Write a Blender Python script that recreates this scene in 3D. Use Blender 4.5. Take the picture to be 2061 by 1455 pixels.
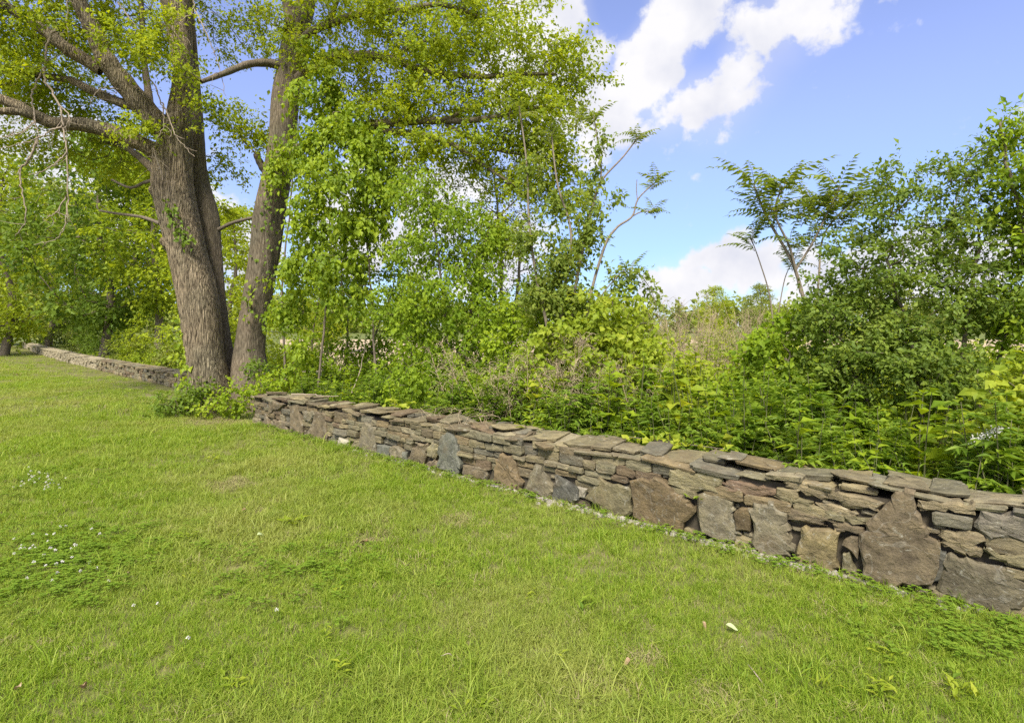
import bpy, math
import numpy as np

sc = bpy.context.scene
for _o in list(bpy.data.objects):
    bpy.data.objects.remove(_o)
COL = sc.collection
RNG = np.random.default_rng(7)

# ------------------------------------------------------------------ camera, world, sun, exposure
F, CX, HY, EYE = 1100.0, 1030.5, 655.0, 1.7          # focal length in photo pixels, centre column, horizon row, eye height
cam_d = bpy.data.cameras.new('camera')
cam_d.sensor_width = 36.0
cam_d.lens = 36.0 * F / 2061.0
cam_d.shift_y = -(727.5 - HY) / 2061.0
cam_d.clip_start, cam_d.clip_end = 0.05, 3000.0
cam = bpy.data.objects.new('camera', cam_d)
cam.location = (0, 0, EYE)
cam.rotation_euler = (math.radians(90), 0, 0)
COL.objects.link(cam)
sc.camera = cam

sc.view_settings.view_transform = 'Standard'
sc.view_settings.look = 'None'
sc.view_settings.exposure = 1.08
sc.view_settings.gamma = 1.0
sc.view_settings.use_curve_mapping = False
sc.cycles.max_bounces = 7
sc.cycles.diffuse_bounces = 4
sc.cycles.transmission_bounces = 5
sc.cycles.glossy_bounces = 2
sc.cycles.sample_clamp_indirect = 6.0
sc.cycles.use_denoising = False
sc.cycles.use_adaptive_sampling = True
sc.cycles.adaptive_threshold = 0.025

SUN_EL, SUN_AZ = math.radians(50), math.radians(192)     # azimuth clockwise from +Y (the view direction)
sun_dir = np.array([math.sin(SUN_AZ) * math.cos(SUN_EL), math.cos(SUN_AZ) * math.cos(SUN_EL), math.sin(SUN_EL)])
sun_d = bpy.data.lights.new('sun', 'SUN')
sun_d.energy = 3.9
sun_d.angle = math.radians(18)
sun_d.color = (1.0, 0.93, 0.80)
sun = bpy.data.objects.new('sun', sun_d)
sun.rotation_euler = (math.radians(90) - SUN_EL, 0, math.pi - SUN_AZ)
COL.objects.link(sun)


def pdir(px, py):
    v = np.array([(px - CX) / F, 1.0, (HY - py) / F])
    return v / np.linalg.norm(v)


def build_world():
    w = bpy.data.worlds.new('World')
    sc.world = w
    w.use_nodes = True
    w.cycles.sampling_method = 'MANUAL'
    w.cycles.sample_map_resolution = 512
    nt = w.node_tree
    N, L = nt.nodes, nt.links
    N.clear()

    def nd(t, **k):
        n = N.new(t)
        for a, b in k.items():
            setattr(n, a, b)
        return n

    def math_(op, a, b=None, clamp=False):
        n = nd('ShaderNodeMath', operation=op, use_clamp=clamp)
        for i, v in enumerate((a, b)):
            if v is None:
                continue
            if isinstance(v, (int, float)):
                n.inputs[i].default_value = v
            else:
                L.new(v, n.inputs[i])
        return n.outputs[0]

    out = nd('ShaderNodeOutputWorld')
    bg = nd('ShaderNodeBackground')
    bg.inputs[1].default_value = 0.090
    L.new(bg.outputs[0], out.inputs[0])
    sky = nd('ShaderNodeTexSky', sky_type='NISHITA', sun_disc=False)
    sky.sun_elevation, sky.sun_rotation = SUN_EL, SUN_AZ
    sky.air_density, sky.dust_density, sky.ozone_density = 1.0, 0.6, 2.5
    tint = nd('ShaderNodeMix', data_type='RGBA', blend_type='MULTIPLY')
    tint.inputs[0].default_value = 1.0
    L.new(sky.outputs[0], tint.inputs[6])
    tint.inputs[7].default_value = (1.45, 1.22, 1.42, 1)
    tc = nd('ShaderNodeTexCoord')
    D = tc.outputs['Generated']
    sz = nd('ShaderNodeSeparateXYZ'); L.new(D, sz.inputs[0])
    hr = nd('ShaderNodeMapRange', interpolation_type='SMOOTHSTEP'); L.new(sz.outputs['Z'], hr.inputs[0]); hr.inputs[1].default_value = 0.02; hr.inputs[2].default_value = 0.42
    hc = nd('ShaderNodeMix', data_type='RGBA'); L.new(hr.outputs[0], hc.inputs[0]); hc.inputs[6].default_value = (0.62, 0.74, 0.98, 1); hc.inputs[7].default_value = (1.55, 1.26, 1.42, 1)
    L.new(hc.outputs[2], tint.inputs[7])
    # wobble the direction so the clouds get ragged rims
    n1 = nd('ShaderNodeTexNoise'); n1.inputs['Scale'].default_value = 7.0; n1.inputs['Detail'].default_value = 9; n1.inputs['Roughness'].default_value = 0.62
    L.new(D, n1.inputs['Vector'])
    fine = n1.outputs['Fac']
    blobs = [(1100, 70, 170), (1170, 150, 130), (1250, 190, 110), (1340, 90, 110), (1375, 10, 110), (1340, 200, 90), (1430, 185, 105),
             (1490, 130, 95), (1540, 70, 90), (1610, 15, 90), (1190, 255, 75), (1080, 300, 90), (1400, 205, 80), (1290, 140, 100), (1130, 230, 110), (1300, 190, 80), (1410, 45, 80), (1350, 150, 60),
             (1340, 590, 72), (1405, 565, 66), (1455, 535, 62), (1488, 505, 52), (1545, 550, 85), (1640, 570, 90), (1780, 560, 110), (1960, 540, 120),
             (430, 470, 110), (500, 500, 90), (700, 450, 150), (880, 420, 150), (1010, 520, 120), (230, 420, 130), (60, 330, 150)]
    acc = None
    items = [(pdir(x, y), r / F * 0.86) for x, y, r in blobs]
    for c, r in items:
        ds = nd('ShaderNodeVectorMath', operation='DISTANCE')
        L.new(D, ds.inputs[0]); ds.inputs[1].default_value = tuple(c)
        mr = nd('ShaderNodeMapRange'); mr.inputs[1].default_value = r * 1.35; mr.inputs[2].default_value = r * 0.25
        mr.inputs[3].default_value = 0.0; mr.inputs[4].default_value = 1.0
        L.new(ds.outputs['Value'], mr.inputs[0])
        acc = mr.outputs[0] if acc is None else math_('MAXIMUM', acc, mr.outputs[0])
    holes = [(1240, 10, 58), (1425, 112, 50)]
    for x, y, r in holes:
        ds = nd('ShaderNodeVectorMath', operation='DISTANCE')
        L.new(D, ds.inputs[0]); ds.inputs[1].default_value = tuple(pdir(x, y))
        mr = nd('ShaderNodeMapRange'); mr.inputs[1].default_value = r / F * 1.2; mr.inputs[2].default_value = r / F * 0.2
        mr.inputs[3].default_value = 0.0; mr.inputs[4].default_value = 0.75 if y < 50 else 0.5
        L.new(ds.outputs['Value'], mr.inputs[0])
        acc = math_('SUBTRACT', acc, mr.outputs[0])
    # the same broken clouds over the rest of the sky
    n4 = nd('ShaderNodeTexNoise'); n4.inputs['Scale'].default_value = 2.1; n4.inputs['Detail'].default_value = 2; L.new(D, n4.inputs['Vector'])
    wide = nd('ShaderNodeMapRange'); L.new(n4.outputs['Fac'], wide.inputs[0]); wide.inputs[1].default_value = 0.42; wide.inputs[2].default_value = 0.58
    ds = nd('ShaderNodeVectorMath', operation='DISTANCE'); L.new(D, ds.inputs[0]); ds.inputs[1].default_value = tuple(pdir(1030, 655))
    ring = nd('ShaderNodeMapRange'); L.new(ds.outputs['Value'], ring.inputs[0]); ring.inputs[1].default_value = 0.86; ring.inputs[2].default_value = 1.05
    acc = math_('MAXIMUM', acc, math_('MULTIPLY', wide.outputs[0], ring.outputs[0]))
    # a pale bank low on the horizon, all round
    sep = nd('ShaderNodeSeparateXYZ'); L.new(D, sep.inputs[0])
    bank = nd('ShaderNodeMapRange'); L.new(sep.outputs['Z'], bank.inputs[0])
    bank.inputs[1].default_value = 0.06; bank.inputs[2].default_value = 0.0; bank.inputs[3].default_value = 0.0; bank.inputs[4].default_value = 0.7
    acc = math_('MAXIMUM', acc, bank.outputs[0])
    n3 = nd('ShaderNodeTexNoise'); n3.inputs['Scale'].default_value = 24.0; n3.inputs['Detail'].default_value = 5; L.new(D, n3.inputs['Vector'])
    dens = math_('ADD', math_('ADD', acc, math_('MULTIPLY', math_('SUBTRACT', fine, 0.5), 2.3)), math_('MULTIPLY', math_('SUBTRACT', n3.outputs['Fac'], 0.5), 1.5))
    cov = nd('ShaderNodeMapRange', interpolation_type='SMOOTHSTEP'); L.new(dens, cov.inputs[0])
    cov.inputs[1].default_value = 0.32; cov.inputs[2].default_value = 0.74
    veil = nd('ShaderNodeMapRange', interpolation_type='SMOOTHSTEP'); L.new(acc, veil.inputs[0])
    veil.inputs[1].default_value = 0.05; veil.inputs[2].default_value = 1.1; veil.inputs[3].default_value = 0.0; veil.inputs[4].default_value = 0.35
    cover = math_('MAXIMUM', cov.outputs[0], veil.outputs[0])
    # cloud body: white crowns and slightly lavender grey hollows
    n2 = nd('ShaderNodeTexNoise'); n2.inputs['Scale'].default_value = 11.0; n2.inputs['Detail'].default_value = 6
    mp = nd('ShaderNodeMapping'); mp.inputs['Location'].default_value = (0.3, 0.1, -0.04); L.new(D, mp.inputs[0]); L.new(mp.outputs[0], n2.inputs['Vector'])
    cr = nd('ShaderNodeValToRGB'); L.new(n2.outputs['Fac'], cr.inputs[0])
    cr.color_ramp.elements[0].position = 0.30; cr.color_ramp.elements[0].color = (4.0, 4.1, 4.65, 1)
    cr.color_ramp.elements[1].position = 0.6; cr.color_ramp.elements[1].color = (5.25, 5.2, 5.35, 1)
    mx = nd('ShaderNodeMix', data_type='RGBA')
    L.new(cover, mx.inputs[0]); L.new(tint.outputs[2], mx.inputs[6]); L.new(cr.outputs[0], mx.inputs[7])
    L.new(mx.outputs[2], bg.inputs[0])


build_world()


# ------------------------------------------------------------------ small helpers
def P(px, py, d):
    """The point seen at a photo pixel at depth d metres."""
    return np.array([(px - CX) / F * d, d, EYE - (py - HY) / F * d])


def G(px, py):
    """The ground point seen at a photo pixel."""
    d = F * EYE / (py - HY)
    return np.array([(px - CX) / F * d, d, 0.0])


def unit(v):
    return v / np.maximum(np.linalg.norm(v, axis=-1, keepdims=True), 1e-9)


def mesh_np(name, verts, faces, mat, rnd=None, smooth=False):
    """faces: (M,k) int array or a list of such arrays."""
    me = bpy.data.meshes.new(name)
    fl = [f for f in (faces if isinstance(faces, list) else [faces]) if len(f)]
    verts = np.asarray(verts, np.float32)
    me.vertices.add(len(verts))
    me.vertices.foreach_set('co', verts.ravel())
    idx = np.concatenate([np.asarray(f, np.int32).ravel() for f in fl])
    tot = np.concatenate([np.full(len(f), f.shape[1], np.int32) for f in fl])
    st = np.concatenate([[0], np.cumsum(tot)[:-1]]).astype(np.int32)
    me.loops.add(len(idx)); me.loops.foreach_set('vertex_index', idx)
    me.polygons.add(len(tot)); me.polygons.foreach_set('loop_start', st)
    me.update(calc_edges=True)
    me.polygons.foreach_set('use_smooth', np.full(len(tot), bool(smooth)))
    if rnd is not None:
        a = me.attributes.new('rnd', 'FLOAT', 'POINT')
        a.data.foreach_set('value', np.asarray(rnd, np.float32))
    me.materials.append(mat)
    return me


def obj(name, me, parent=None, loc=None):
    o = bpy.data.objects.new(name, me)
    COL.objects.link(o)
    if parent is not None:
        o.parent = parent
    if loc is not None:
        o.location = loc
    return o


def tag(o, label=None, cat=None, group=None, kind=None):
    for k, v in (('label', label), ('category', cat), ('group', group), ('kind', kind)):
        if v:
            o[k] = v
    return o


def thing(name, label, cat, loc=(0, 0, 0), group=None):
    o = bpy.data.objects.new(name, None)
    o.empty_display_size = 0.1
    COL.objects.link(o)
    o.location = loc
    return tag(o, label, cat, group)


def copy_tree(root, loc, rz=0.0, s=1.0, label=None, group=None, tilt=(0, 0)):
    r = root.copy(); COL.objects.link(r)
    r.location = loc
    r.rotation_euler = (tilt[0], tilt[1], rz)
    r.scale = (s, s, s) if np.isscalar(s) else s
    if label: r['label'] = label
    if group: r['group'] = group
    for ch in root.children:
        c = ch.copy(); COL.objects.link(c); c.parent = r
        for g in ch.children:
            d = g.copy(); COL.objects.link(d); d.parent = c
    return r


# ------------------------------------------------------------------ materials
def new_mat(name):
    m = bpy.data.materials.new(name)
    m.use_nodes = True
    nt = m.node_tree
    nt.nodes.clear()
    out = nt.nodes.new('ShaderNodeOutputMaterial')

    def nd(t, **k):
        n = nt.nodes.new(t)
        for a, b in k.items():
            setattr(n, a, b)
        return n
    return m, nt, nd, nt.links.new, out


def ramp(nd, stops):
    r = nd('ShaderNodeValToRGB')
    e = r.color_ramp.elements
    while len(e) < len(stops):
        e.new(0.5)
    for i, (p, c) in enumerate(stops):
        e[i].position = p; e[i].color = (*c, 1)
    return r


def leaf_mat(name, cols, trans=0.45, gloss=0.01, patch=0.0, patch_col=(0.2, 0.16, 0.06), patch_scale=0.7, warm=(1.5, 1.35, 0.6), rough=0.55):
    """Leaf: per-leaf tone, light shining through it, a faint sheen."""
    m, nt, nd, lk, out = new_mat(name)
    at = nd('ShaderNodeAttribute', attribute_name='rnd')
    oi = nd('ShaderNodeObjectInfo')
    ad = nd('ShaderNodeMath', operation='MULTIPLY_ADD'); lk(oi.outputs['Random'], ad.inputs[0]); ad.inputs[1].default_value = 0.3; lk(at.outputs['Fac'], ad.inputs[2])
    sb = nd('ShaderNodeMath', operation='SUBTRACT', use_clamp=True); lk(ad.outputs[0], sb.inputs[0]); sb.inputs[1].default_value = 0.15
    n = len(cols)
    r = ramp(nd, [(i / (n - 1), c) for i, c in enumerate(cols)])
    lk(sb.outputs[0], r.inputs[0])
    col = r.outputs[0]
    if patch > 0:
        g = nd('ShaderNodeNewGeometry')
        no = nd('ShaderNodeTexNoise'); no.inputs['Scale'].default_value = patch_scale; no.inputs['Detail'].default_value = 5; no.inputs['Roughness'].default_value = 0.6
        lk(g.outputs['Position'], no.inputs['Vector'])
        mr = nd('ShaderNodeMapRange', interpolation_type='SMOOTHSTEP'); lk(no.outputs['Fac'], mr.inputs[0])
        mr.inputs[1].default_value = 0.42; mr.inputs[2].default_value = 0.68; mr.inputs[4].default_value = patch
        mx = nd('ShaderNodeMix', data_type='RGBA'); lk(mr.outputs[0], mx.inputs[0]); lk(col, mx.inputs[6]); mx.inputs[7].default_value = (*patch_col, 1)
        col = mx.outputs[2]
    df = nd('ShaderNodeBsdfDiffuse'); lk(col, df.inputs[0])
    tm = nd('ShaderNodeMix', data_type='RGBA', blend_type='MULTIPLY'); tm.inputs[0].default_value = 1; lk(col, tm.inputs[6]); tm.inputs[7].default_value = (*warm, 1)
    tr = nd('ShaderNodeBsdfTranslucent'); lk(tm.outputs[2], tr.inputs[0])
    mix = nd('ShaderNodeMixShader'); mix.inputs[0].default_value = trans; lk(df.outputs[0], mix.inputs[1]); lk(tr.outputs[0], mix.inputs[2])
    gl = nd('ShaderNodeBsdfGlossy'); gl.inputs['Roughness'].default_value = rough; gl.inputs[0].default_value = (0.9, 0.95, 0.9, 1)
    m2 = nd('ShaderNodeMixShader'); m2.inputs[0].default_value = gloss; lk(mix.outputs[0], m2.inputs[1]); lk(gl.outputs[0], m2.inputs[2])
    lk(m2.outputs[0], out.inputs[0])
    return m


def bark_mat(name, dark, light, sc_h=22.0, sc_v=2.6, bump=0.6, dist=0.03):
    m, nt, nd, lk, out = new_mat(name)
    tc = nd('ShaderNodeTexCoord')
    mp = nd('ShaderNodeMapping'); mp.inputs['Scale'].default_value = (sc_h, sc_h, sc_v); lk(tc.outputs['Object'], mp.inputs[0])
    no = nd('ShaderNodeTexNoise'); no.inputs['Scale'].default_value = 1.0; no.inputs['Detail'].default_value = 6; no.inputs['Roughness'].default_value = 0.6; no.inputs['Distortion'].default_value = 1.2
    lk(mp.outputs[0], no.inputs['Vector'])
    vo = nd('ShaderNodeTexVoronoi', feature='DISTANCE_TO_EDGE'); vo.inputs['Scale'].default_value = 0.9
    ad = nd('ShaderNodeVectorMath', operation='ADD'); lk(mp.outputs[0], ad.inputs[0]); lk(no.outputs['Color'], ad.inputs[1]); lk(ad.outputs[0], vo.inputs['Vector'])
    mul = nd('ShaderNodeMath', operation='MULTIPLY_ADD'); lk(vo.outputs['Distance'], mul.inputs[0]); mul.inputs[1].default_value = 1.25; lk(no.outputs['Fac'], mul.inputs[2])
    r = ramp(nd, [(0.44, dark), (0.66, tuple(0.5 * (a + b) for a, b in zip(dark, light))), (1.0, light)]); lk(mul.outputs[0], r.inputs[0])
    n2 = nd('ShaderNodeTexNoise'); n2.inputs['Scale'].default_value = 1.3; n2.inputs['Detail'].default_value = 4; lk(tc.outputs['Object'], n2.inputs['Vector'])
    r2 = ramp(nd, [(0.35, (0.75, 0.78, 0.72)), (0.65, (1.12, 1.08, 1.0))]); lk(n2.outputs['Fac'], r2.inputs[0])
    mx = nd('ShaderNodeMix', data_type='RGBA', blend_type='MULTIPLY'); mx.inputs[0].default_value = 1; lk(r.outputs[0], mx.inputs[6]); lk(r2.outputs[0], mx.inputs[7])
    b = nd('ShaderNodeBsdfPrincipled'); lk(mx.outputs[2], b.inputs['Base Color']); b.inputs['Roughness'].default_value = 0.9; b.inputs['Specular IOR Level'].default_value = 0.2
    bp = nd('ShaderNodeBump'); bp.inputs['Strength'].default_value = bump; bp.inputs['Distance'].default_value = dist; lk(mul.outputs[0], bp.inputs['Height']); lk(bp.outputs[0], b.inputs['Normal'])
    lk(b.outputs[0], out.inputs[0])
    return m


def plain_mat(name, cols, scale=8.0, rough=0.9, bump=0.0, spec=0.2):
    m, nt, nd, lk, out = new_mat(name)
    g = nd('ShaderNodeNewGeometry')
    no = nd('ShaderNodeTexNoise'); no.inputs['Scale'].default_value = scale; no.inputs['Detail'].default_value = 8; no.inputs['Roughness'].default_value = 0.65
    lk(g.outputs['Position'], no.inputs['Vector'])
    n = len(cols)
    r = ramp(nd, [(0.3 + 0.4 * i / (n - 1), c) for i, c in enumerate(cols)]); lk(no.outputs['Fac'], r.inputs[0])
    b = nd('ShaderNodeBsdfPrincipled'); lk(r.outputs[0], b.inputs['Base Color']); b.inputs['Roughness'].default_value = rough; b.inputs['Specular IOR Level'].default_value = spec
    if bump:
        bp = nd('ShaderNodeBump'); bp.inputs['Strength'].default_value = bump; bp.inputs['Distance'].default_value = 0.05; lk(no.outputs['Fac'], bp.inputs['Height']); lk(bp.outputs[0], b.inputs['Normal'])
    lk(b.outputs[0], out.inputs[0])
    return m


def stone_mat(name, layered):
    """Weathered sandstone or slate: the object's own colour, mottled, rusted, scratched and lichened."""
    m, nt, nd, lk, out = new_mat(name)
    oi = nd('ShaderNodeObjectInfo')
    tc = nd('ShaderNodeTexCoord')
    off = nd('ShaderNodeVectorMath', operation='SCALE'); off.inputs[0].default_value = (17.0, 31.0, 9.0); lk(oi.outputs['Random'], off.inputs['Scale'])
    ad = nd('ShaderNodeVectorMath', operation='ADD'); lk(tc.outputs['Object'], ad.inputs[0]); lk(off.outputs[0], ad.inputs[1])
    mp = nd('ShaderNodeMapping'); mp.inputs['Scale'].default_value = (1, 1, 3.2 if layered else 1.2); lk(ad.outputs[0], mp.inputs[0])

    def noise(s, d=8, ro=0.6, src=mp.outputs[0], dist=0.0):
        n = nd('ShaderNodeTexNoise'); n.inputs['Scale'].default_value = s; n.inputs['Detail'].default_value = d; n.inputs['Roughness'].default_value = ro; n.inputs['Distortion'].default_value = dist
        lk(src, n.inputs['Vector']); return n.outputs['Fac']
    a, bfine, big = noise(9), noise(55, 6, 0.7), noise(3.2, 5, 0.55)
    mott = ramp(nd, [(0.28, (0.52, 0.50, 0.50)), (0.5, (0.98, 0.97, 0.95)), (0.72, (1.42, 1.38, 1.26))]); lk(a, mott.inputs[0])
    m1 = nd('ShaderNodeMix', data_type='RGBA', blend_type='MULTIPLY'); m1.inputs[0].default_value = 1; lk(oi.outputs['Color'], m1.inputs[6]); lk(mott.outputs[0], m1.inputs[7])
    fg = ramp(nd, [(0.3, (0.72, 0.72, 0.72)), (0.7, (1.25, 1.25, 1.25))]); lk(bfine, fg.inputs[0])
    m2 = nd('ShaderNodeMix', data_type='RGBA', blend_type='MULTIPLY'); m2.inputs[0].default_value = 1; lk(m1.outputs[2], m2.inputs[6]); lk(fg.outputs[0], m2.inputs[7])
    rust = nd('ShaderNodeMapRange', interpolation_type='SMOOTHSTEP'); lk(big, rust.inputs[0]); rust.inputs[1].default_value = 0.5; rust.inputs[2].default_value = 0.72; rust.inputs[4].default_value = 0.55
    m3 = nd('ShaderNodeMix', data_type='RGBA'); lk(rust.outputs[0], m3.inputs[0]); lk(m2.outputs[2], m3.inputs[6]); m3.inputs[7].default_value = (0.135, 0.102, 0.058, 1)
    lich = noise(14, 9, 0.72, dist=0.8)
    lm = nd('ShaderNodeMapRange', interpolation_type='SMOOTHSTEP'); lk(lich, lm.inputs[0]); lm.inputs[1].default_value = 0.57; lm.inputs[2].default_value = 0.68; lm.inputs[4].default_value = 0.62
    m4 = nd('ShaderNodeMix', data_type='RGBA'); lk(lm.outputs[0], m4.inputs[0]); lk(m3.outputs[2], m4.inputs[6]); m4.inputs[7].default_value = (0.34, 0.33, 0.27, 1)
    if not layered:
        vn = noise(3.6, 3, 0.5, dist=0.5)
        sb = nd('ShaderNodeMath', operation='SUBTRACT'); lk(vn, sb.inputs[0]); sb.inputs[1].default_value = 0.5
        ab = nd('ShaderNodeMath', operation='ABSOLUTE'); lk(sb.outputs[0], ab.inputs[0])
        vm = nd('ShaderNodeMapRange'); lk(ab.outputs[0], vm.inputs[0]); vm.inputs[1].default_value = 0.013; vm.inputs[2].default_value = 0.002; vm.inputs[3].default_value = 0.0; vm.inputs[4].default_value = 0.32
        vb = nd('ShaderNodeMath', operation='MULTIPLY'); lk(vm.outputs[0], vb.inputs[0]); lk(lich, vb.inputs[1])
        m5 = nd('ShaderNodeMix', data_type='RGBA'); lk(vb.outputs[0], m5.inputs[0]); lk(m4.outputs[2], m5.inputs[6]); m5.inputs[7].default_value = (0.42, 0.41, 0.36, 1)
        m4 = m5
    b = nd('ShaderNodeBsdfPrincipled'); lk(m4.outputs[2], b.inputs['Base Color']); b.inputs['Roughness'].default_value = 0.82; b.inputs['Specular IOR Level'].default_value = 0.3
    hs = nd('ShaderNodeMath', operation='MULTIPLY_ADD'); lk(bfine, hs.inputs[0]); hs.inputs[1].default_value = 0.3; lk(a, hs.inputs[2])
    h2 = nd('ShaderNodeMath', operation='ADD'); lk(hs.outputs[0], h2.inputs[0]); lk(big, h2.inputs[1])
    bp = nd('ShaderNodeBump'); bp.inputs['Strength'].default_value = 0.75; bp.inputs['Distance'].default_value = 0.03; lk(h2.outputs[0], bp.inputs['Height']); lk(bp.outputs[0], b.inputs['Normal'])
    lk(b.outputs[0], out.inputs[0])
    return m


M_TREE = leaf_mat('maple_leaf', [(0.16, 0.23, 0.014), (0.25, 0.325, 0.018), (0.35, 0.41, 0.022)], trans=0.54)
M_VINE = leaf_mat('vine_leaf', [(0.15, 0.235, 0.014), (0.25, 0.345, 0.018), (0.36, 0.445, 0.028)], trans=0.5, gloss=0.014)
M_IVY = leaf_mat('ivy_leaf', [(0.085, 0.15, 0.014), (0.16, 0.235, 0.02)], trans=0.42, gloss=0.014)
M_SHRUB = leaf_mat('shrub_leaf', [(0.10, 0.165, 0.022), (0.155, 0.23, 0.03), (0.225, 0.295, 0.04)], trans=0.48, gloss=0.014)
M_BRIGHT = leaf_mat('bright_shrub_leaf', [(0.14, 0.23, 0.014), (0.225, 0.325, 0.018), (0.32, 0.41, 0.026)], trans=0.5)
M_SUMAC = leaf_mat('sumac_leaf', [(0.135, 0.20, 0.034), (0.19, 0.26, 0.04), (0.26, 0.30, 0.05)], trans=0.48)
M_WEED = leaf_mat('weed_leaf', [(0.115, 0.20, 0.02), (0.18, 0.28, 0.028), (0.26, 0.35, 0.038)], trans=0.48)
M_WEEDY = leaf_mat('weed_leaf_yellow', [(0.19, 0.27, 0.02), (0.28, 0.355, 0.03), (0.38, 0.43, 0.045)], trans=0.48)
M_FARD = leaf_mat('far_leaf_dark', [(0.075, 0.14, 0.017), (0.125, 0.20, 0.023), (0.18, 0.26, 0.03)], trans=0.48)
M_FARB = leaf_mat('far_leaf_bright', [(0.19, 0.27, 0.02), (0.28, 0.36, 0.025), (0.38, 0.45, 0.03)], trans=0.52)
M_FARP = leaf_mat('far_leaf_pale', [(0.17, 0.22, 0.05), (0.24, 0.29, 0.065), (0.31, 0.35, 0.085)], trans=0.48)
M_DRY = leaf_mat('dry_stalk', [(0.28, 0.215, 0.135), (0.40, 0.325, 0.215), (0.52, 0.44, 0.31)], trans=0.2, gloss=0.0, warm=(1, 1, 1))
M_STEM = leaf_mat('green_stem', [(0.10, 0.12, 0.05), (0.14, 0.13, 0.07)], trans=0.0, gloss=0.0)
M_TWIG = plain_mat('twig_bark', [(0.10, 0.08, 0.06), (0.19, 0.16, 0.12)], 20)
M_TWIGL = plain_mat('grey_twig_bark', [(0.15, 0.125, 0.095), (0.26, 0.22, 0.17)], 25)
M_DEAD = plain_mat('dead_wood', [(0.20, 0.16, 0.12), (0.36, 0.30, 0.23)], 25)
M_BARK = bark_mat('furrowed_bark', (0.045, 0.034, 0.023), (0.40, 0.33, 0.235), 36.0, 3.8, 1.0, 0.035)
M_BARK2 = bark_mat('smooth_grey_bark', (0.075, 0.06, 0.044), (0.215, 0.18, 0.135), 38, 5.0, 0.6, 0.02)
M_STONE = stone_mat('field_stone', False)
M_FLAT = stone_mat('layered_flagstone', True)
M_CORE = plain_mat('dark_rubble', [(0.045, 0.038, 0.028), (0.10, 0.085, 0.06)], 12)
M_GRASS = leaf_mat('grass_blade', [(0.150, 0.250, 0.016), (0.235, 0.345, 0.024), (0.37, 0.43, 0.07)], trans=0.45, gloss=0.015, patch=0.66, patch_col=(0.38, 0.385, 0.12), patch_scale=0.55, warm=(1.25, 1.2, 0.6))
M_CLOVER = leaf_mat('clover_leaf', [(0.12, 0.21, 0.02), (0.22, 0.32, 0.035)], trans=0.4)
M_PETAL = leaf_mat('white_petal', [(0.7, 0.68, 0.62), (0.85, 0.83, 0.80)], trans=0.25, gloss=0.0, warm=(1, 1, 1))
M_STRAW = leaf_mat('dead_leaf', [(0.22, 0.13, 0.07), (0.38, 0.27, 0.16)], trans=0.2, gloss=0.03, warm=(1, 1, 1))
M_PALEL = leaf_mat('pale_fallen_leaf', [(0.42, 0.50, 0.25), (0.5, 0.55, 0.32)], trans=0.2, gloss=0.03)
M_GRAVEL = plain_mat('gravel_stone', [(0.16, 0.14, 0.12), (0.40, 0.37, 0.33)], 30)


def ground_mat(name, stops, scale, bump=0.3):
    m, nt, nd, lk, out = new_mat(name)
    g = nd('ShaderNodeNewGeometry')

    def noise(s, d=8):
        n = nd('ShaderNodeTexNoise'); n.inputs['Scale'].default_value = s; n.inputs['Detail'].default_value = d; n.inputs['Roughness'].default_value = 0.65
        lk(g.outputs['Position'], n.inputs['Vector']); return n.outputs['Fac']
    a = nd('ShaderNodeMath', operation='MULTIPLY_ADD'); lk(noise(scale * 14), a.inputs[0]); a.inputs[1].default_value = 0.5
    h = nd('ShaderNodeMath', operation='MULTIPLY'); lk(noise(scale, 5), h.inputs[0]); h.inputs[1].default_value = 0.5; lk(h.outputs[0], a.inputs[2])
    n = len(stops)
    r = ramp(nd, [(0.34 + 0.32 * i / (n - 1), c) for i, c in enumerate(stops)]); lk(a.outputs[0], r.inputs[0])
    b = nd('ShaderNodeBsdfPrincipled'); lk(r.outputs[0], b.inputs['Base Color']); b.inputs['Roughness'].default_value = 0.95; b.inputs['Specular IOR Level'].default_value = 0.1
    bp = nd('ShaderNodeBump'); bp.inputs['Strength'].default_value = bump; bp.inputs['Distance'].default_value = 0.04; lk(a.outputs[0], bp.inputs['Height']); lk(bp.outputs[0], b.inputs['Normal'])
    lk(b.outputs[0], out.inputs[0])
    return m


# ------------------------------------------------------------------ the lie of the walls
A = G(510, 850)                                             # far end of the near wall, on its front foot line
B = G(2061, 1247.8)
WL = np.linalg.norm(B - A)
U = (B - A) / WL                                            # along the wall, towards the camera
NRM = np.array([U[1], -U[0], 0.0])                          # out of the wall's front face
if np.dot(NRM, A) > 0:
    NRM = -NRM
UP = np.array([0, 0, 1.0])


def W(s, back, z=0.0):
    """A point by distance along the near wall and distance behind its front face."""
    return A + U * s - NRM * back + UP * z


def to_wall(px, py):
    d = np.array([(px - CX) / F, 1.0, (HY - py) / F])
    o = np.array([0, 0, EYE])
    t = np.dot(A - o, NRM) / np.dot(d, NRM)
    p = o + d * t
    return np.array([np.dot(p - A, U), p[2]])


HT_S = np.array([to_wall(x, 900)[0] for x in (500, 985, 1269, 1480, 1800, 2061)] + [12.5])
HT_Z = np.array([0.475, 0.555, 0.56, 0.59, 0.612, 0.62, 0.625])


def wall_top(s):
    return np.interp(s, HT_S, HT_Z)


def side(p):
    """Signed distance in front (+, lawn side) of the near wall's line."""
    return (p - A[None, :]) @ NRM if p.ndim == 2 else np.dot(p - A, NRM)


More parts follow.
